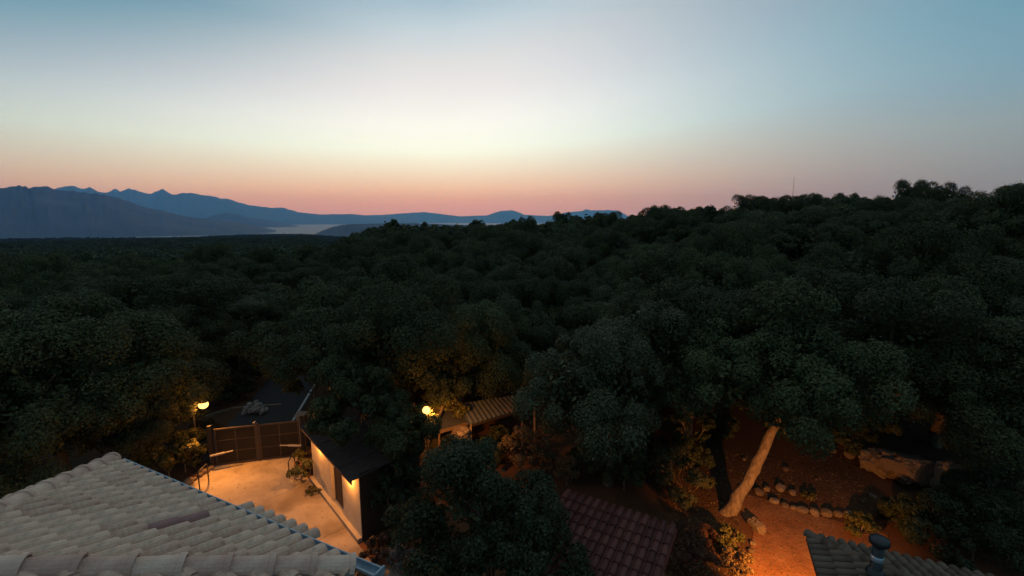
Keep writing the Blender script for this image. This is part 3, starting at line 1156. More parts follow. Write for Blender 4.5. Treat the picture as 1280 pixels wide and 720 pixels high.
# oak reaching over the shed roof from beside its dark end wall
b_ = K0 + IN * 2.75 + KA * 1.5
cm, lb = crown('overhang_crown', 79, 1.5, 2.1, 5.4, 70000, 0.075, M_leaf, nlobe=15, center=(-4.8 - b_.x, 13.75 - b_.y))
tm = trunk_mesh('overhang_trunk', 8, [(0, 0, -0.2), (-0.1, 0.05, 1.2), (-0.7, -0.45, 2.9), (-1.4, -0.9, 3.5)], [0.12, 0.10, 0.09, 0.07], lb, M_bark)
ot_ = thing('overhanging_oak', 'oak leaning forward across the roof of the lit shed', 'tree', loc=(b_.x, b_.y, 0))
link('trunk', tm, ot_)
link('crown', cm, ot_)

# dark bushy tree against the dark end wall of the shed
b_ = K0 + IN * 1.3 - KA * 0.55
cm, lb = crown('endwall_crown', 83, 0.8, 0.3, 3.15, 24000, 0.062, M_leafk, nlobe=11)
tm = trunk_mesh('endwall_trunk', 9, [(0, 0, -0.2), (0.02, 0, 0.5), (0.0, 0.0, 1.0)], [0.06, 0.05, 0.04], lb, M_bark)
et = thing('bushy_tree', 'narrow dark bushy tree against the dark end of the shed', 'tree', loc=(b_.x, b_.y, 0))
link('trunk', tm, et)
link('crown', cm, et)

# the dark tree in front of the garden
cm, lb = crown('front_crown', 78, 1.72, 0.7, 5.0, 56000, 0.068, M_leafk, nlobe=13)
tm = trunk_mesh('front_trunk', 6, [(0, 0, -0.2), (0.05, 0, 0.8), (0.0, 0.05, 1.6)], [0.13, 0.11, 0.09], lb, M_bark)
p_ = D(612, 660, 9.0)
ft = thing('dark_tree', 'dense dark tree between the lit shed and the red tiled roof', 'tree', loc=(p_.x, 9.0, 0))
link('trunk', tm, ft)
link('crown', cm, ft)

# ---- forest trees
random.seed(21)


def clearing(x, y):
    if -14.2 < x < 15.5 and y < 19.8:
        return True
    if x >= 15.5 and y < 18.5 and x < 20:
        return True
    if x <= -14.2 and y < 17.5:
        return True
    for p_ in fine:
        if math.hypot(x - p_.x - 0.2, y - p_.y) < 3.4:
            return True
    return False


cand = []
sp_ = 4.5
yy = 12.0
row = 0
while yy < 125:
    xx = -175.0
    while xx < 150:
        x = xx + random.uniform(-1.3, 1.3) + (row % 2) * sp_ / 2
        y = yy + random.uniform(-1.3, 1.3)
        a = x / y
        if -1.24 < a < 1.24 and not clearing(x, y):
            cand.append((math.hypot(x, y), x, y))
        xx += sp_
    yy += sp_ * 0.95
    row += 1
cand.sort()
hand = [(o_.location.x, o_.location.y) for o_ in bpy.data.objects if o_.get('category') == 'tree']
kept = []
for r, x, y in cand:
    if any(math.hypot(x - hx, y - hy) < 3.6 for hx, hy in hand):
        continue
    kept.append((r, x, y))
NIND = 280
far_pts = []
for k, (r, x, y) in enumerate(kept):
    if k < NIND:
        a = x / y
        near = r < 62
        s = random.uniform(0.85, 1.25)
        sz = random.uniform(0.78, 1.22)
        pool = NEAR if near else MID
        if a < -0.42:
            lab, grp = 'dark oak in the valley forest beyond the gate road', 'oaks of the valley forest'
        elif a < 0.3:
            lab, grp = 'dark oak in the forest climbing the slope behind the garden', 'oaks of the forest slope behind the garden'
        else:
            lab, grp = 'dark oak in the hill forest above the boulders', 'oaks of the hill forest above the boulders'
        place_tree('forest_oak', pool[k % 4] if random.random() < 0.5 else random.choice(pool), x, y, hgt(x, y) - 0.15, s, sz, random.uniform(0, 6.28), lab, grp)
    else:
        far_pts.append((x, y, hgt(x, y) - 0.3))
print('forest trees', len(kept), 'radius of singles', kept[min(NIND, len(kept) - 1)][0])

# ---- far forest: one mass
rr = 118.0
while rr < 1650:
    step = 5.2 if rr < 500 else 8.0
    a0_, a1_ = -54, (2 if rr < 400 else -12)
    nn = int(math.radians(a1_ - a0_) * rr / step)
    for i in range(nn):
        t_ = math.radians(a0_ + (a1_ - a0_) * (i + random.uniform(-0.4, 0.4)) / nn)
        r2 = rr + random.uniform(-0.4, 0.4) * step
        x, y = r2 * math.sin(t_), r2 * math.cos(t_)
        if y < 124 and -1.2 < x / y and r2 < 124:
            continue
        far_pts.append((x, y, hgt(x, y) - 0.3))
    rr += step * (0.9 if rr < 500 else 1.3)
print('far trees', len(far_pts))
src = bpy.data.collections.new('far_tree_source')
for i in range(4):
    cm, lb = crown('far_crown', 300 + i, 3.3, 0.2, 6.8, 1500, 0.62, M_leaf if i else M_leaf2, nlobe=9, npuff=7)
    o_ = bpy.data.objects.new('far_crown_%d' % i, cm)
    src.objects.link(o_)
pm = bpy.data.meshes.new('forest_points')
pm.from_pydata(far_pts, [], [])
forest = tag(link('forest', pm), 'far forest covering the valley', 'forest', kind='stuff')
ng = bpy.data.node_groups.new('forest_scatter', 'GeometryNodeTree')
ng.interface.new_socket('Geometry', in_out='INPUT', socket_type='NodeSocketGeometry')
ng.interface.new_socket('Geometry', in_out='OUTPUT', socket_type='NodeSocketGeometry')
gi = ng.nodes.new('NodeGroupInput')
go = ng.nodes.new('NodeGroupOutput')
iop = ng.nodes.new('GeometryNodeInstanceOnPoints')
ci = ng.nodes.new('GeometryNodeCollectionInfo')
ci.inputs['Collection'].default_value = src
ci.inputs['Separate Children'].default_value = True
ci.inputs['Reset Children'].default_value = True
iop.inputs['Pick Instance'].default_value = True
rv = ng.nodes.new('FunctionNodeRandomValue')
rv.data_type = 'FLOAT_VECTOR'
rv.inputs[0].default_value = (0, 0, 0)
rv.inputs[1].default_value = (0.12, 0.12, 6.28)
sv = ng.nodes.new('FunctionNodeRandomValue')
sv.data_type = 'FLOAT_VECTOR'
sv.inputs[0].default_value = (0.9, 0.9, 0.72)
sv.inputs[1].default_value = (1.35, 1.35, 1.15)
ng.links.new(gi.outputs[0], iop.inputs['Points'])
ng.links.new(ci.outputs[0], iop.inputs['Instance'])
ng.links.new(rv.outputs[0], iop.inputs['Rotation'])
ng.links.new(sv.outputs[0], iop.inputs['Scale'])
ng.links.new(iop.outputs[0], go.inputs[0])
md = forest.modifiers.new('scatter', 'NODES')
md.node_group = ng


# ------------------------------------------------------------------ shrubs
def shrub(px, py, z, R, H, mat, label, nleaf=5000, leaf=0.06, seed=1, name='shrub', z0=0.02, cat='shrub', group=None, pos=None, wratio=0.5):
    p_ = G(px, py, z) if pos is None else Vector(pos)
    cm_, lb_ = crown('shrub_crown', 500 + seed, R, z0, H, nleaf, leaf, mat, nlobe=7, npuff=9, filler=0.08, wratio=wratio)
    tm_ = trunk_mesh('shrub_stem', seed, [(0, 0, -0.1), (0, 0, H * 0.15), (0.02, 0, H * 0.3)], [0.03, 0.028, 0.022], lb_, M_bark, 6)
    o_ = thing(name, label, cat, group, loc=p_)
    link('stem', tm_, o_)
    link('foliage', cm_, o_)
    return o_


shrub(232, 590, 0, 0.85, 2.0, M_leafy, 'yellow green hedge shrub lit by the street lamp beside the railing', 8000, 0.08, 1)
shrub(212, 600, 0, 0.9, 2.2, M_leafy, 'leafy shrub behind the pale roof edge, spotted with light', 8000, 0.08, 2)
shrub(243, 584, 0, 0.5, 1.2, M_leafy, 'tall shrub between the lamp pole and the railing', 5000, 0.075, 3)
shrub(262, 560, 0, 0.55, 1.5, M_leaf, 'dark shrub at the hinge side of the gate', 4000, 0.075, 4)
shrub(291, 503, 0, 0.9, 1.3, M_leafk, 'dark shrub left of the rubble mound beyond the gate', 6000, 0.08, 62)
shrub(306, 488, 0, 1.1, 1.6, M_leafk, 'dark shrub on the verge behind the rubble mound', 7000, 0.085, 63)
shrub(377, 603, 0, 0.42, 0.95, M_leaf2, 'bushy plant on the yard against the far end of the shed', 4500, 0.05, 5)
shrub(391, 617, 0, 0.22, 0.28, M_leaf2, 'small weed growing at the shed kerb', 700, 0.05, 6)
shrub(473, 706, 0, 0.5, 0.85, M_leafr, 'round reddish bush at the near shed corner', 5500, 0.05, 7)
shrub(505, 716, 0, 0.55, 0.75, M_leafg, 'grey lavender bush beside the reddish bush', 5000, 0.05, 8, wratio=0.3)
shrub(500, 690, 0, 0.4, 0.7, M_leaf2, 'olive green bush behind the lavender', 3500, 0.05, 9)
shrub(447, 722, 0, 0.35, 0.45, M_leafd, 'dry border plant at the yard corner below the gutter', 2500, 0.05, 10)
shrub(515, 650, 0, 0.55, 1.1, M_leafd, 'dry orange lit bush behind the shed corner', 5000, 0.07, 11)
shrub(512, 625, 0, 0.5, 1.0, M_leafd, 'pale leaved bush lit by the garden lamp', 4500, 0.07, 12)
shrub(575, 606, 0, 0.75, 1.3, M_leafy, 'golden lit bush at the foot of the stone pillar', 6500, 0.07, 13)
shrub(650, 590, 0, 0.9, 2.2, M_leafd, 'thin brownish shrub right of the stone pillar', 4500, 0.075, 14)
shrub(620, 575, 0, 0.7, 1.5, M_leaf, 'dark shrub below the zinc roof', 5000, 0.075, 15)
shrub(690, 596, 0, 0.5, 0.9, M_leafd, 'dry shrub at the far corner of the red tiled roof', 2500, 0.06, 16)
shrub(780, 612, 0, 1.0, 1.7, M_leaf, 'dark shrub just behind the red tiled roof', 9000, 0.075, 17)
shrub(850, 622, 0, 1.0, 1.7, M_leaf2, 'rounded shrub between the red roof and the leaning trunk', 9000, 0.07, 18)
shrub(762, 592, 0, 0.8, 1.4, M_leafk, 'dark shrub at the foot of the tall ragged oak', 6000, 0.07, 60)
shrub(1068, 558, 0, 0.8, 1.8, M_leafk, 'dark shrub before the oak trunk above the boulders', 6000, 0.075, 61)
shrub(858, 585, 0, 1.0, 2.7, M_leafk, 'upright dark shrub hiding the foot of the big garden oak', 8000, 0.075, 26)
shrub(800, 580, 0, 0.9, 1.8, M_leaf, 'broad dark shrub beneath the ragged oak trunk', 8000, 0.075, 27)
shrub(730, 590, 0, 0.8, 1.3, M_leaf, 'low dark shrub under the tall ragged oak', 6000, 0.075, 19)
shrub(912, 690, 0, 0.45, 1.0, M_leafy, 'lit shrub on the bank beside the path stones', 4500, 0.055, 20)
shrub(922, 720, 0, 0.4, 0.8, M_leafd, 'dry shrub at the low end of the path stones', 3000, 0.055, 21)
shrub(880, 690, 0, 0.55, 0.8, M_leafr, 'rust coloured bush on the soil bank', 4000, 0.055, 22)
shrub(708, 606, 0, 0.55, 1.2, M_leafd, 'sparse dry shrub overhanging the red roof corner', 2500, 0.06, 28)
shrub(862, 715, 0, 0.6, 0.9, M_leafr, 'rust coloured bush beside the red roof edge', 4000, 0.055, 23)
shrub(1075, 668, 0, 0.5, 0.8, M_leafy, 'small lit bush behind the grey tiled roof corner', 3500, 0.06, 24)
shrub(1010, 625, 0, 0.2, 0.3, M_leafy, 'little tuft growing behind the stone edging', 500, 0.06, 25)
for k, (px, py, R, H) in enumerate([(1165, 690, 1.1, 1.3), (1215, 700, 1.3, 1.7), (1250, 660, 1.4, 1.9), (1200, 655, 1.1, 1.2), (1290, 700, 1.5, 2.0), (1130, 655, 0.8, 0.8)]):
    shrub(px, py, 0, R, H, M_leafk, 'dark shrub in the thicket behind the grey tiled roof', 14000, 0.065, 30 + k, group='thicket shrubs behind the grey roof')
for k, (px, py, R, H) in enumerate([(895, 540, 1.0, 1.3), (1040, 560, 1.0, 1.2), (985, 545, 0.8, 0.9), (1080, 545, 1.1, 1.5)]):
    shrub(px, py, 0, R, H, M_leaf, 'low dark shrub at the upper edge of the red soil clearing', 6000, 0.085, 40 + k, group='low shrubs along the soil clearing')
# lit branch over the road
cm, lb = crown('road_bush', 601, 1.3, 1.6, 4.4, 7000, 0.11, M_leafy, nlobe=8, npuff=8)
tm = trunk_mesh('road_bush_trunk', 61, [(0, 0, -0.2), (0.05, 0, 0.9), (0.0, 0.0, 1.9)], [0.08, 0.07, 0.05], lb, M_bark, 7)
p_ = D(392, 480, 20.5)
rb = thing('young_tree', 'young yellow leaved tree lit by the street lamp beside the road', 'tree', loc=(p_.x, 20.5, 0))
link('trunk', tm, rb)
link('crown', cm, rb)


# ------------------------------------------------------------------ stones
def rock_mesh(seed, sub=2, squash=0.8, amp=0.35):
    bm = bmesh.new()
    bmesh.ops.create_icosphere(bm, subdivisions=sub, radius=1.0)
    off = Vector((seed * 3.1, seed * 1.7, seed))
    for v in bm.verts:
        d_ = v.co.normalized()
        k = 1 + amp * mnoise.noise(d_ * 1.1 + off) + amp * 0.4 * mnoise.noise(d_ * 3.1 + off) + (amp * 0.35 * abs(mnoise.noise(d_ * 6.0 + off)) if sub > 3 else 0)
        q = d_ * k
        for ax in range(3):
            q[ax] = math.copysign(min(abs(q[ax]), 0.86), q[ax])
        v.co = Vector((q.x, q.y, q.z * squash))
    me = bpy.data.meshes.new('rock_mesh')
    bm.to_mesh(me)
    bm.free()
    me.materials.append(M_stone)
    return me


ROCKS = [rock_mesh(i) for i in range(6)]
PALE = [m_.copy() for m_ in ROCKS[:3]]
for m_ in PALE:
    m_.materials[0] = M_pale
BIG = [rock_mesh(20 + i, 5, 0.75, 0.55) for i in range(5)]


def rock(px, py, size, label, cat='stone', group=None, name='stone', big=False, sc=(1, 1, 1), rz=None, sink=0.25, pos=None):
    p_ = G(px, py) if pos is None else Vector(pos)
    me = random.choice(BIG if big else ROCKS)
    o_ = link(name, me)
    o_.location = (p_.x, p_.y, size * sc[2] * (1 - sink) * 0.75 + p_.z)
    if not big:
        size *= random.uniform(0.62, 0.9)
        o_.location.z *= 0.7
    o_.scale = (size * sc[0] * random.uniform(0.85, 1.3), size * sc[1], size * sc[2] * random.uniform(0.7, 1.0))
    o_.rotation_euler = (random.uniform(-.2, .2), random.uniform(-.2, .2), random.uniform(0, 6.28) if rz is None else rz)
    return tag(o_, label, cat, group)


random.seed(8)
for k, (px, py, s) in enumerate([(967, 629, .24), (981, 634, .19), (992, 637, .20), (1003, 640, .21), (1018, 643, .22), (1033, 644, .23), (1047, 645, .2), (1061, 647, .24), (1069, 652, .2)]):
    rock(px, py, s, 'rounded stone in the row edging the soil path', 'stone', 'edging stones along the soil path', 'edging_stone')
for k, (px, py, s) in enumerate([(948, 617, .2), (958, 613, .18), (975, 612, .2), (990, 618, .2)]):
    rock(px, py, s, 'rough stone beside the leaning trunk above the edging row', 'stone', 'rough stones by the leaning trunk', 'stone')
rock(946, 664, 0.3, 'largest pale stone at the head of the path wall', 'stone', name='stone', big=True, sc=(0.7, 1.0, 1.1), rz=0.2)
for k, (px, py, s) in enumerate([(941, 681, .15), (939, 691, .17), (938, 703, .18), (936, 716, .2)]):
    rock(px, py, s, 'stone in the low wall along the path below the largest one', 'stone', 'low wall stones along the path', 'wall_stone')
for k, (px, py, s) in enumerate([(982, 588, .16), (930, 575, .1), (900, 590, .1), (885, 575, .1), (1020, 600, .08), (1090, 622, .16), (1078, 628, .12), (925, 610, .1), (1098, 640, .1), (1010, 655, .05), (985, 650, .05)]):
    rock(px, py, s, 'small loose stone lying on the red soil clearing', 'stone', 'loose stones on the soil clearing', 'loose_stone')
random.seed(31)
for (px, py, s, sc, lab) in [(1100, 588, 0.75, (1.0, 0.8, 0.9), 'left boulder of the dim lit boulder row'),
                             (1134, 598, 0.95, (1.25, 0.8, 0.85), 'largest flat faced boulder of the dim lit row'),
                             (1166, 607, 0.42, (0.8, 0.8, 0.8), 'small pale boulder at the end of the lit row'),
                             (1205, 612, 0.95, (1.0, 0.8, 1.0), 'unlit boulder right of the small pale one')]:
    rock(px, py, s, lab, 'boulder', name='boulder', big=True, sc=sc, rz=0.4)
for k, (px, py, s) in enumerate([(960, 545, .25), (1010, 548, .3), (1040, 566, .25), (1062, 572, .3)]):
    rock(px, py, s, 'half buried rock at the upper rim of the clearing', 'stone', 'rocks along the clearing rim', 'stone')

# pale rounded rock beyond the gate
mb = MB()
p_ = G(320, 517)
o = thing('rubble_mound', 'pale rounded rubble mound beside the road beyond the gate', 'mound', loc=p_)
random.seed(5)
for k in range(34):
    a = random.uniform(-1, 1)
    hh = random.uniform(0, 1) * math.sqrt(max(0, 1 - a * a))
    q = link('stone', random.choice(PALE), o)
    q.location = (a * 0.5, random.uniform(-0.2, 0.2), 0.05 + hh * 0.5)
    q.scale = [random.uniform(0.11, 0.18)] * 3
    q.rotation_euler = (random.uniform(0, 3), random.uniform(0, 3), random.uniform(0, 3))

# small forked dead sapling on the far side of the clearing
b_ = G(1020, 545)
mb = MB()
mb.tube([b_ + Vector((0, 0, -0.1)), b_ + Vector((0.02, 0, 0.35)), b_ + Vector((-0.12, 0, 0.8))], [0.06, 0.05, 0.03], 7)
mb.tube([b_ + Vector((0.02, 0, 0.35)), b_ + Vector((0.14, 0.02, 0.65)), b_ + Vector((0.2, 0, 0.95))], [0.04, 0.03, 0.015], 7)
mb.tube([b_ + Vector((-0.05, 0, 0.62)), b_ + Vector((-0.16, 0.02, 0.75))], [0.02, 0.01], 6)
tag(mb.build('dead_sapling', M_bark, smooth=True), 'small forked pale trunk standing above the soil clearing', 'trunk')

# ------------------------------------------------------------------ garden corner with lamp, stone pillar, pens
garden_lamp = D(533, 513, 14.3)
gl = thing('garden_lamp', 'lit orange globe lamp on a post behind the shed', 'lamp')
gb_ = Vector((garden_lamp.x - 0.03, garden_lamp.y + 0.06, 0))
MB().tube([gb_, gb_ + Vector((0, 0, garden_lamp.z - 0.08))], [0.025, 0.016], 8).build('post', M_iron, gl, True)
ob = MB().lathe([(0.0, 0.13), (0.08, 0.11), (0.13, 0.04), (0.13, -0.04), (0.08, -0.11), (0.0, -0.13)], 14).build('globe', M_bulb, gl, True)
ob.location = garden_lamp
add_light('garden_lamp_light', garden_lamp + Vector((0.18, 0.10, -0.12)), 130, None, 0.1)
gs = add_light('garden_lamp_spot', garden_lamp + Vector((0.15, 0.12, -0.16)), 10, None, 0.1)
sd = bpy.data.lights.new('garden_lamp_spot', 'SPOT')
sd.energy, sd.color, sd.shadow_soft_size, sd.spot_size, sd.spot_blend = 900, LAMP, 0.1, R_(95), 0.6
gs.data = sd
gs.rotation_euler = (G(572, 580) - garden_lamp).to_track_quat('-Z', 'Y').to_euler()

# lit old trunk below the lamp
b_ = G(527, 576)
mb = MB()
q_ = D(546, 521, 17.3)
rel = q_ - b_
mb.tube([b_ + rel * -0.08, b_ + rel * 0.2, b_ + rel * 0.45 + Vector((-.06, 0, 0)), b_ + rel * 0.75 + Vector((-.03, 0, 0)), q_, q_ + Vector((0.35, 0.1, 0.7))], [0.2, 0.17, 0.15, 0.14, 0.13, 0.08], 10)
mb.tube([b_ + rel * 0.6, b_ + rel * 0.6 + Vector((-0.35, 0.1, 0.5)), b_ + rel * 0.6 + Vector((-0.7, 0.2, 1.3))], [0.1, 0.08, 0.05], 8)
cm, lb = crown('olive_crown', 640, 0.9, 1.7, 3.5, 3500, 0.08, M_leafy, nlobe=7, npuff=7, center=(q_.x + 0.15, q_.y + 0.2))
ot = thing('olive_tree', 'old leaning tree with lit bark beside the garden lamp', 'tree')
mb.build('trunk', M_bark, ot, True)
link('crown', cm, ot)

pil = thing('stone_pillar', 'orange lit rubble stone pillar near the garden lamp', 'pillar')
b_ = G(577, 588)
random.seed(3)
zz_ = 0.0
while zz_ < 1.62:
    hh = random.uniform(0.16, 0.24)
    nst = 5
    for i in range(nst):
        a = 2 * math.pi * (i + (zz_ * 3 % 1)) / nst
        q = link('stone', random.choice(ROCKS), pil)
        q.location = (b_.x + 0.2 * math.cos(a), b_.y + 0.2 * math.sin(a), zz_ + hh / 2)
        q.scale = (random.uniform(.17, .22), random.uniform(.17, .22), hh * 0.72)
        q.rotation_euler = (0, 0, random.uniform(0, 6))
    zz_ += hh * 0.85
MB().lathe([(0.2, -0.1), (0.2, 1.6), (0.0, 1.62)], 10, (b_.x, b_.y, 0)).build('core', M_stone, pil)

# low sloping stone wall from the trunk to the pillar
lw = thing('low_wall', 'low mortared stone wall between the old trunk and the pillar', 'wall')
wa, wb = G(536, 583), G(570, 575)
n = 7
for i in range(n):
    for j in range(2):
        p_ = wa.lerp(wb, (i + 0.5 * (j % 2)) / n)
        q = link('stone', random.choice(ROCKS), lw)
        q.location = (p_.x, p_.y, 0.12 + 0.22 * j + 0.25 * i / n)
        q.scale = (0.16, 0.16, 0.14)
        q.rotation_euler = (0, 0, random.uniform(0, 6))
# dark wooden screen between trunk and pillar
scr = thing('wooden_screen', 'dark greenish board screen behind the low wall', 'screen')
sa, sb = D(537, 565, 17.9), D(566, 556, 17.9)
for i in range(8):
    p_ = sa.lerp(sb, (i + 0.5) / 8)
    MB().box((p_.x, 17.9 + 0.01 * (i % 2), 0.75), (sb.x - sa.x) / 8 - 0.008, 0.025, 1.5).build('board', M_woodg, scr)
# small lean-to roof with wooden edge board
lt_ = thing('lean_to', 'small lean-to roof with an orange lit edge board by the pillar', 'lean-to')
ra, rb_ = D(546, 540, 17.2), D(583, 524, 18.0)
rb_.z = ra.z
bk = Vector((-0.35, 1.3, 0.28))
MB().add([ra, rb_, rb_ + bk, ra + bk, ra + Vector((0, 0, .03)), rb_ + Vector((0, 0, .03)), rb_ + bk + Vector((0, 0, .03)), ra + bk + Vector((0, 0, .03))],
         [(3, 2, 1, 0), (4, 5, 6, 7), (0, 1, 5, 4), (1, 2, 6, 5), (2, 3, 7, 6), (3, 0, 4, 7)]).build('roof_sheet', M_zinc, lt_)
ed = (rb_ - ra).normalized()
MB().box((ra + rb_) / 2 + Vector((0.0, -0.03, -0.02)), (rb_ - ra).length + 0.1, 0.04, 0.14, Matrix.Rotation(math.atan2(ed.y, ed.x), 3, 'Z')).build('edge_board', M_wood, lt_)
for p_ in (ra + Vector((0.08, 0.1, 0)), rb_ + Vector((-0.08, 0.1, 0)), ra + bk, rb_ + bk):
    MB().box((p_.x, p_.y, p_.z / 2), 0.08, 0.08, p_.z - 0.02).build('post', M_wood, lt_)
# zinc pen roof
pen = thing('pen_roof', 'blue grey zinc sheet roof on posts under the oaks', 'shelter')
pa, pb, pc, pd = G(585, 531, 1.95), G(672, 506, 1.95), G(655, 492, 2.2), G(572, 505, 2.2)
nsh = 4
for k in range(nsh):
    vs, fs = [], []
    na = 16
    for i in range(na + 1):
        tt = (k + i / na * 1.02) / nsh
        b1 = 0.02 * math.cos(2 * math.pi * i / 4) + 0.004 * (k % 2)
        f_ = pa.lerp(pb, tt)
        g_ = pd.lerp(pc, tt)
        vs += [f_ + Vector((0, 0, b1)), g_ + Vector((0, 0, b1)), f_ + Vector((0, 0, b1 - 0.01)), g_ + Vector((0, 0, b1 - 0.01))]
    for i in range(na):
        q = 4 * i
        fs += [(q, q + 4, q + 5, q + 1), (q + 2, q + 3, q + 7, q + 6), (q, q + 2, q + 6, q + 4), (q + 1, q + 5, q + 7, q + 3)]
    MB().add(vs, fs).build('roof_sheet', M_zinc, pen)
for p_ in (pa, pb, pc, pd):
    p2 = p_.lerp((pa + pb + pc + pd) / 4, 0.08)
    MB().box((p2.x, p2.y, p_.z / 2 - 0.02), 0.08, 0.08, p_.z).build('post', M_wood, pen)
ed = (pb - pa).normalized()
MB().box((pa + pb) / 2 + Vector((0, 0.05, -0.08)), (pb - pa).length * 0.97, 0.05, 0.12, Matrix.Rotation(math.atan2(ed.y, ed.x), 3, 'Z')).build('beam', M_door, pen)
# plank
p0_, p1_ = G(494, 601, 0.75), G(520, 586, 0.75)
ed = (p1_ - p0_).normalized()
plk = thing('plank_rail', 'weathered plank rail behind the shed near the garden lamp', 'rail')
MB().box((p0_ + p1_) / 2, (p1_ - p0_).length, 0.03, 0.14, Matrix.Rotation(math.atan2(ed.y, ed.x), 3, 'Z')).build('plank', M_wood, plk)
for p_ in (p0_.lerp(p1_, 0.08), p0_.lerp(p1_, 0.92)):
    MB().box((p_.x, p_.y + 0.05, 0.4), 0.07, 0.07, 0.8).build('post', M_wood, plk)

# ------------------------------------------------------------------ lamp under the outbuilding eave (lights the path)
wl_ = q0 + rf * 0.95 - lf * -0.20
wl_ = Vector((q0.x, q0.y, 0)) + (rf + lf) * 0.42 - rf * 0.09 + lf * 0.36
wl_.z = 2.05
wl = MB().lathe([(0.0, 0.08), (0.06, 0.07), (0.07, 0.02), (0.065, 0.0)], 12).build('wall_lamp', M_iron, house2, True)
wl.location = wl_
MB().lathe([(0.055, 0.0), (0.05, -0.06), (0.0, -0.09)], 12).build('bulb', M_bulb2, wl, True)
ol = add_light('outbuilding_lamp_light', wl_ - rf * 0.16 + Vector((0, 0, -0.15)), 10, None, 0.06)
sd = bpy.data.lights.new('outbuilding_lamp_spot', 'SPOT')
sd.energy, sd.color, sd.shadow_soft_size, sd.spot_size, sd.spot_blend = 1700, (1.0, 0.33, 0.045), 0.06, R_(88), 0.5
ol.data = sd
ol.rotation_euler = (G(985, 684) - ol.location).to_track_quat('-Z', 'Y').to_euler()

# ------------------------------------------------------------------ yard furniture
def hoop(px0, py0, px1, py1, h, label):
    a, b = G(px0, py0, 0.03), G(px1, py1, 0.03)
    mb_ = MB()
    r_ = 0.022
    up_ = Vector((0, 0, h))
    mb_.tube([a, a + up_ * 0.93, a + up_ + (b - a) * 0.06, b + up_ - (b - a) * 0.06, b + up_ * 0.93, b], r_, 8)
    return tag(mb_.build('hoop_rail', M_iron, smooth=True), label, 'railing')


hoop(250, 614, 261, 602, 0.75, 'black hoop rail standing at the hedge side of the yard')
hoop(362, 598, 369, 585, 0.7, 'black hoop rail beside the potted plants by the gate')
p_ = G(375, 589)
pt = thing('potted_plant', 'terracotta pot with a bushy plant by the gate end of the shed', 'potted plant', loc=p_ + Vector((0, 0, 0.03)))
MB().lathe([(0.0, 0.0), (0.13, 0.0), (0.19, 0.3), (0.21, 0.3), (0.21, 0.36), (0.18, 0.36), (0.17, 0.3), (0.0, 0.3)], 16).build('pot', M_pot, pt, True)
cm, lb = crown('pot_plant', 702, 0.27, 0.32, 0.95, 1800, 0.06, M_leafy, nlobe=6, npuff=7)
link('foliage', cm, pt)
# dry stone retaining edge at the hedge
random.seed(14)
for k in range(7):
    p_ = G(268, 588).lerp(G(226, 616), k / 6) + Vector((-0.18, 0.05, 0))
    rock(0, 0, random.uniform(0.16, 0.24), 'rough stone in the border between yard and hedge', 'stone', 'border stones of the hedge', 'border_stone', pos=p_)
# lit kerb line beyond the gate
kl = [G(258, 522), G(275, 516), G(292, 511.5), G(320, 509), G(352, 507)]
mb = MB()
for a, b in zip(kl[:-1], kl[1:]):
    d_ = (b - a).normalized()
    s_ = Vector((d_.y, -d_.x, 0)) * 0.07
    mb.prism([a - s_, a + s_, b + s_, b - s_], -0.05, 0.10)
tag(mb.build('road_kerb', M_stone), kind='structure')
# gate pillar cap by the shed, orange lit
p_ = G(377, 517, 1.5)
gp = thing('masonry_post', 'short masonry post with a lit flat cap beside the gate', 'post')
MB().box((p_.x, p_.y, 0.72), 0.34, 0.34, 1.44).build('shaft', M_plaster, gp)
MB().box((p_.x, p_.y, 1.48), 0.44, 0.44, 0.08).build('cap', M_plaster, gp)

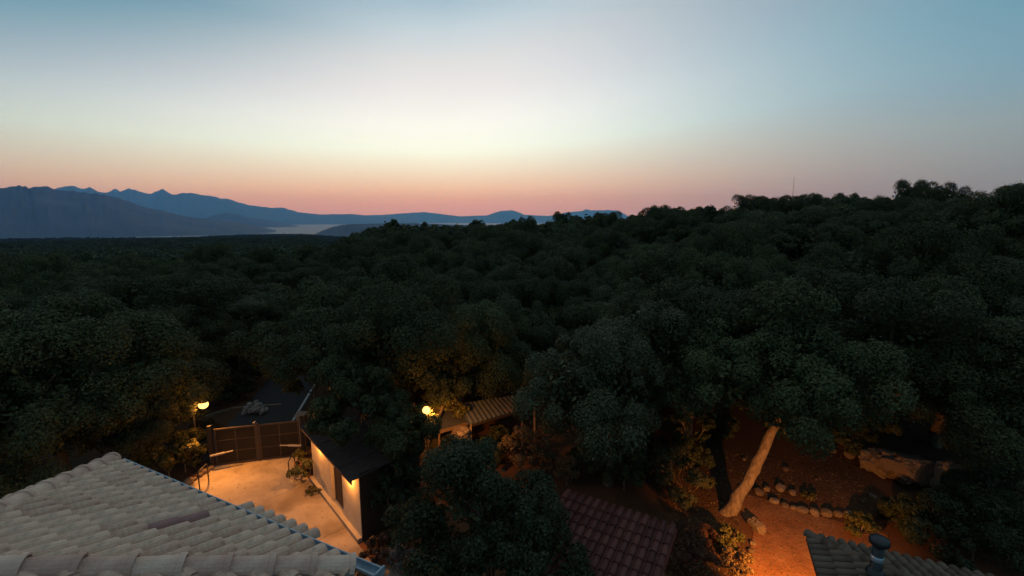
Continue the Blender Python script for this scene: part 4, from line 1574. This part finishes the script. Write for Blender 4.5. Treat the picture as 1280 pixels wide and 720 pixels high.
# ------------------------------------------------------------------ thin mast on the hill
b_ = D(991, 243, 95)
mz = D(991, 221, 95).z
gz_ = hgt(b_.x, 95)
ms = thing('radio_mast', 'thin radio mast rising above the hill forest skyline', 'mast', loc=(b_.x, 95, gz_))
MB().tube([(0, 0, -0.2), (0, 0, (mz - gz_) * 0.8), (0, 0, mz - gz_)], [0.05, 0.035, 0.02], 6).build('pole', M_iron, ms)
mb = MB()
for k in range(3):
    a = 2 * math.pi * k / 3
    mb.tube([(0, 0, (mz - gz_) * 0.75), (4 * math.cos(a), 4 * math.sin(a), 0)], 0.012, 4)
mb.build('guy_wire', M_iron, ms)

# ------------------------------------------------------------------ fallen leaves and grit
def litter(name, poly, n, size, z, mat, label, seed):
    rg = np.random.default_rng(seed)
    xs = [p.x for p in poly]
    ys = [p.y for p in poly]
    P = []
    while len(P) < n:
        x, y = rg.uniform(min(xs), max(xs)), rg.uniform(min(ys), max(ys))
        c_ = False
        for a_, b2 in zip(poly, poly[1:] + poly[:1]):
            if (a_.y > y) != (b2.y > y) and x < (b2.x - a_.x) * (y - a_.y) / (b2.y - a_.y) + a_.x:
                c_ = not c_
        if c_:
            P.append((x, y, z + rg.uniform(0.002, 0.012)))
    P = np.array(P)
    Nn = unit(rg.normal(size=(n, 3)) * 0.25 + np.array([0, 0, 1]))
    ln = size * rg.uniform(0.5, 1.4, n)
    return tag(link(name, quads_mesh(name, P, Nn, ln, ln * 0.6, mat, rg)), label, 'litter', kind='stuff')


litter('leaf_litter', yard, 700, 0.045, 0.033, M_leafd, 'fallen leaves scattered on the concrete yard', 1)
litter('leaf_litter', pp, 1500, 0.05, 0.023, M_leafd, 'leaf litter and grit on the lit soil path', 2)
clr = [G(700, 612), G(880, 640), G(930, 720), G(840, 730), G(1000, 640), G(1100, 640), G(1100, 560), G(900, 545), G(700, 560)]
litter('leaf_litter', [G(850, 560), G(1090, 560), G(1090, 640), G(990, 625), G(900, 640), G(840, 640)], 2500, 0.08, 0.004, M_leafd, 'dry leaves over the red soil clearing', 3)
litter('leaf_litter', [G(840, 650), G(925, 645), G(935, 730), G(830, 730)], 1500, 0.08, 0.004, M_leafd, 'dry leaves on the soil bank below the path', 4)
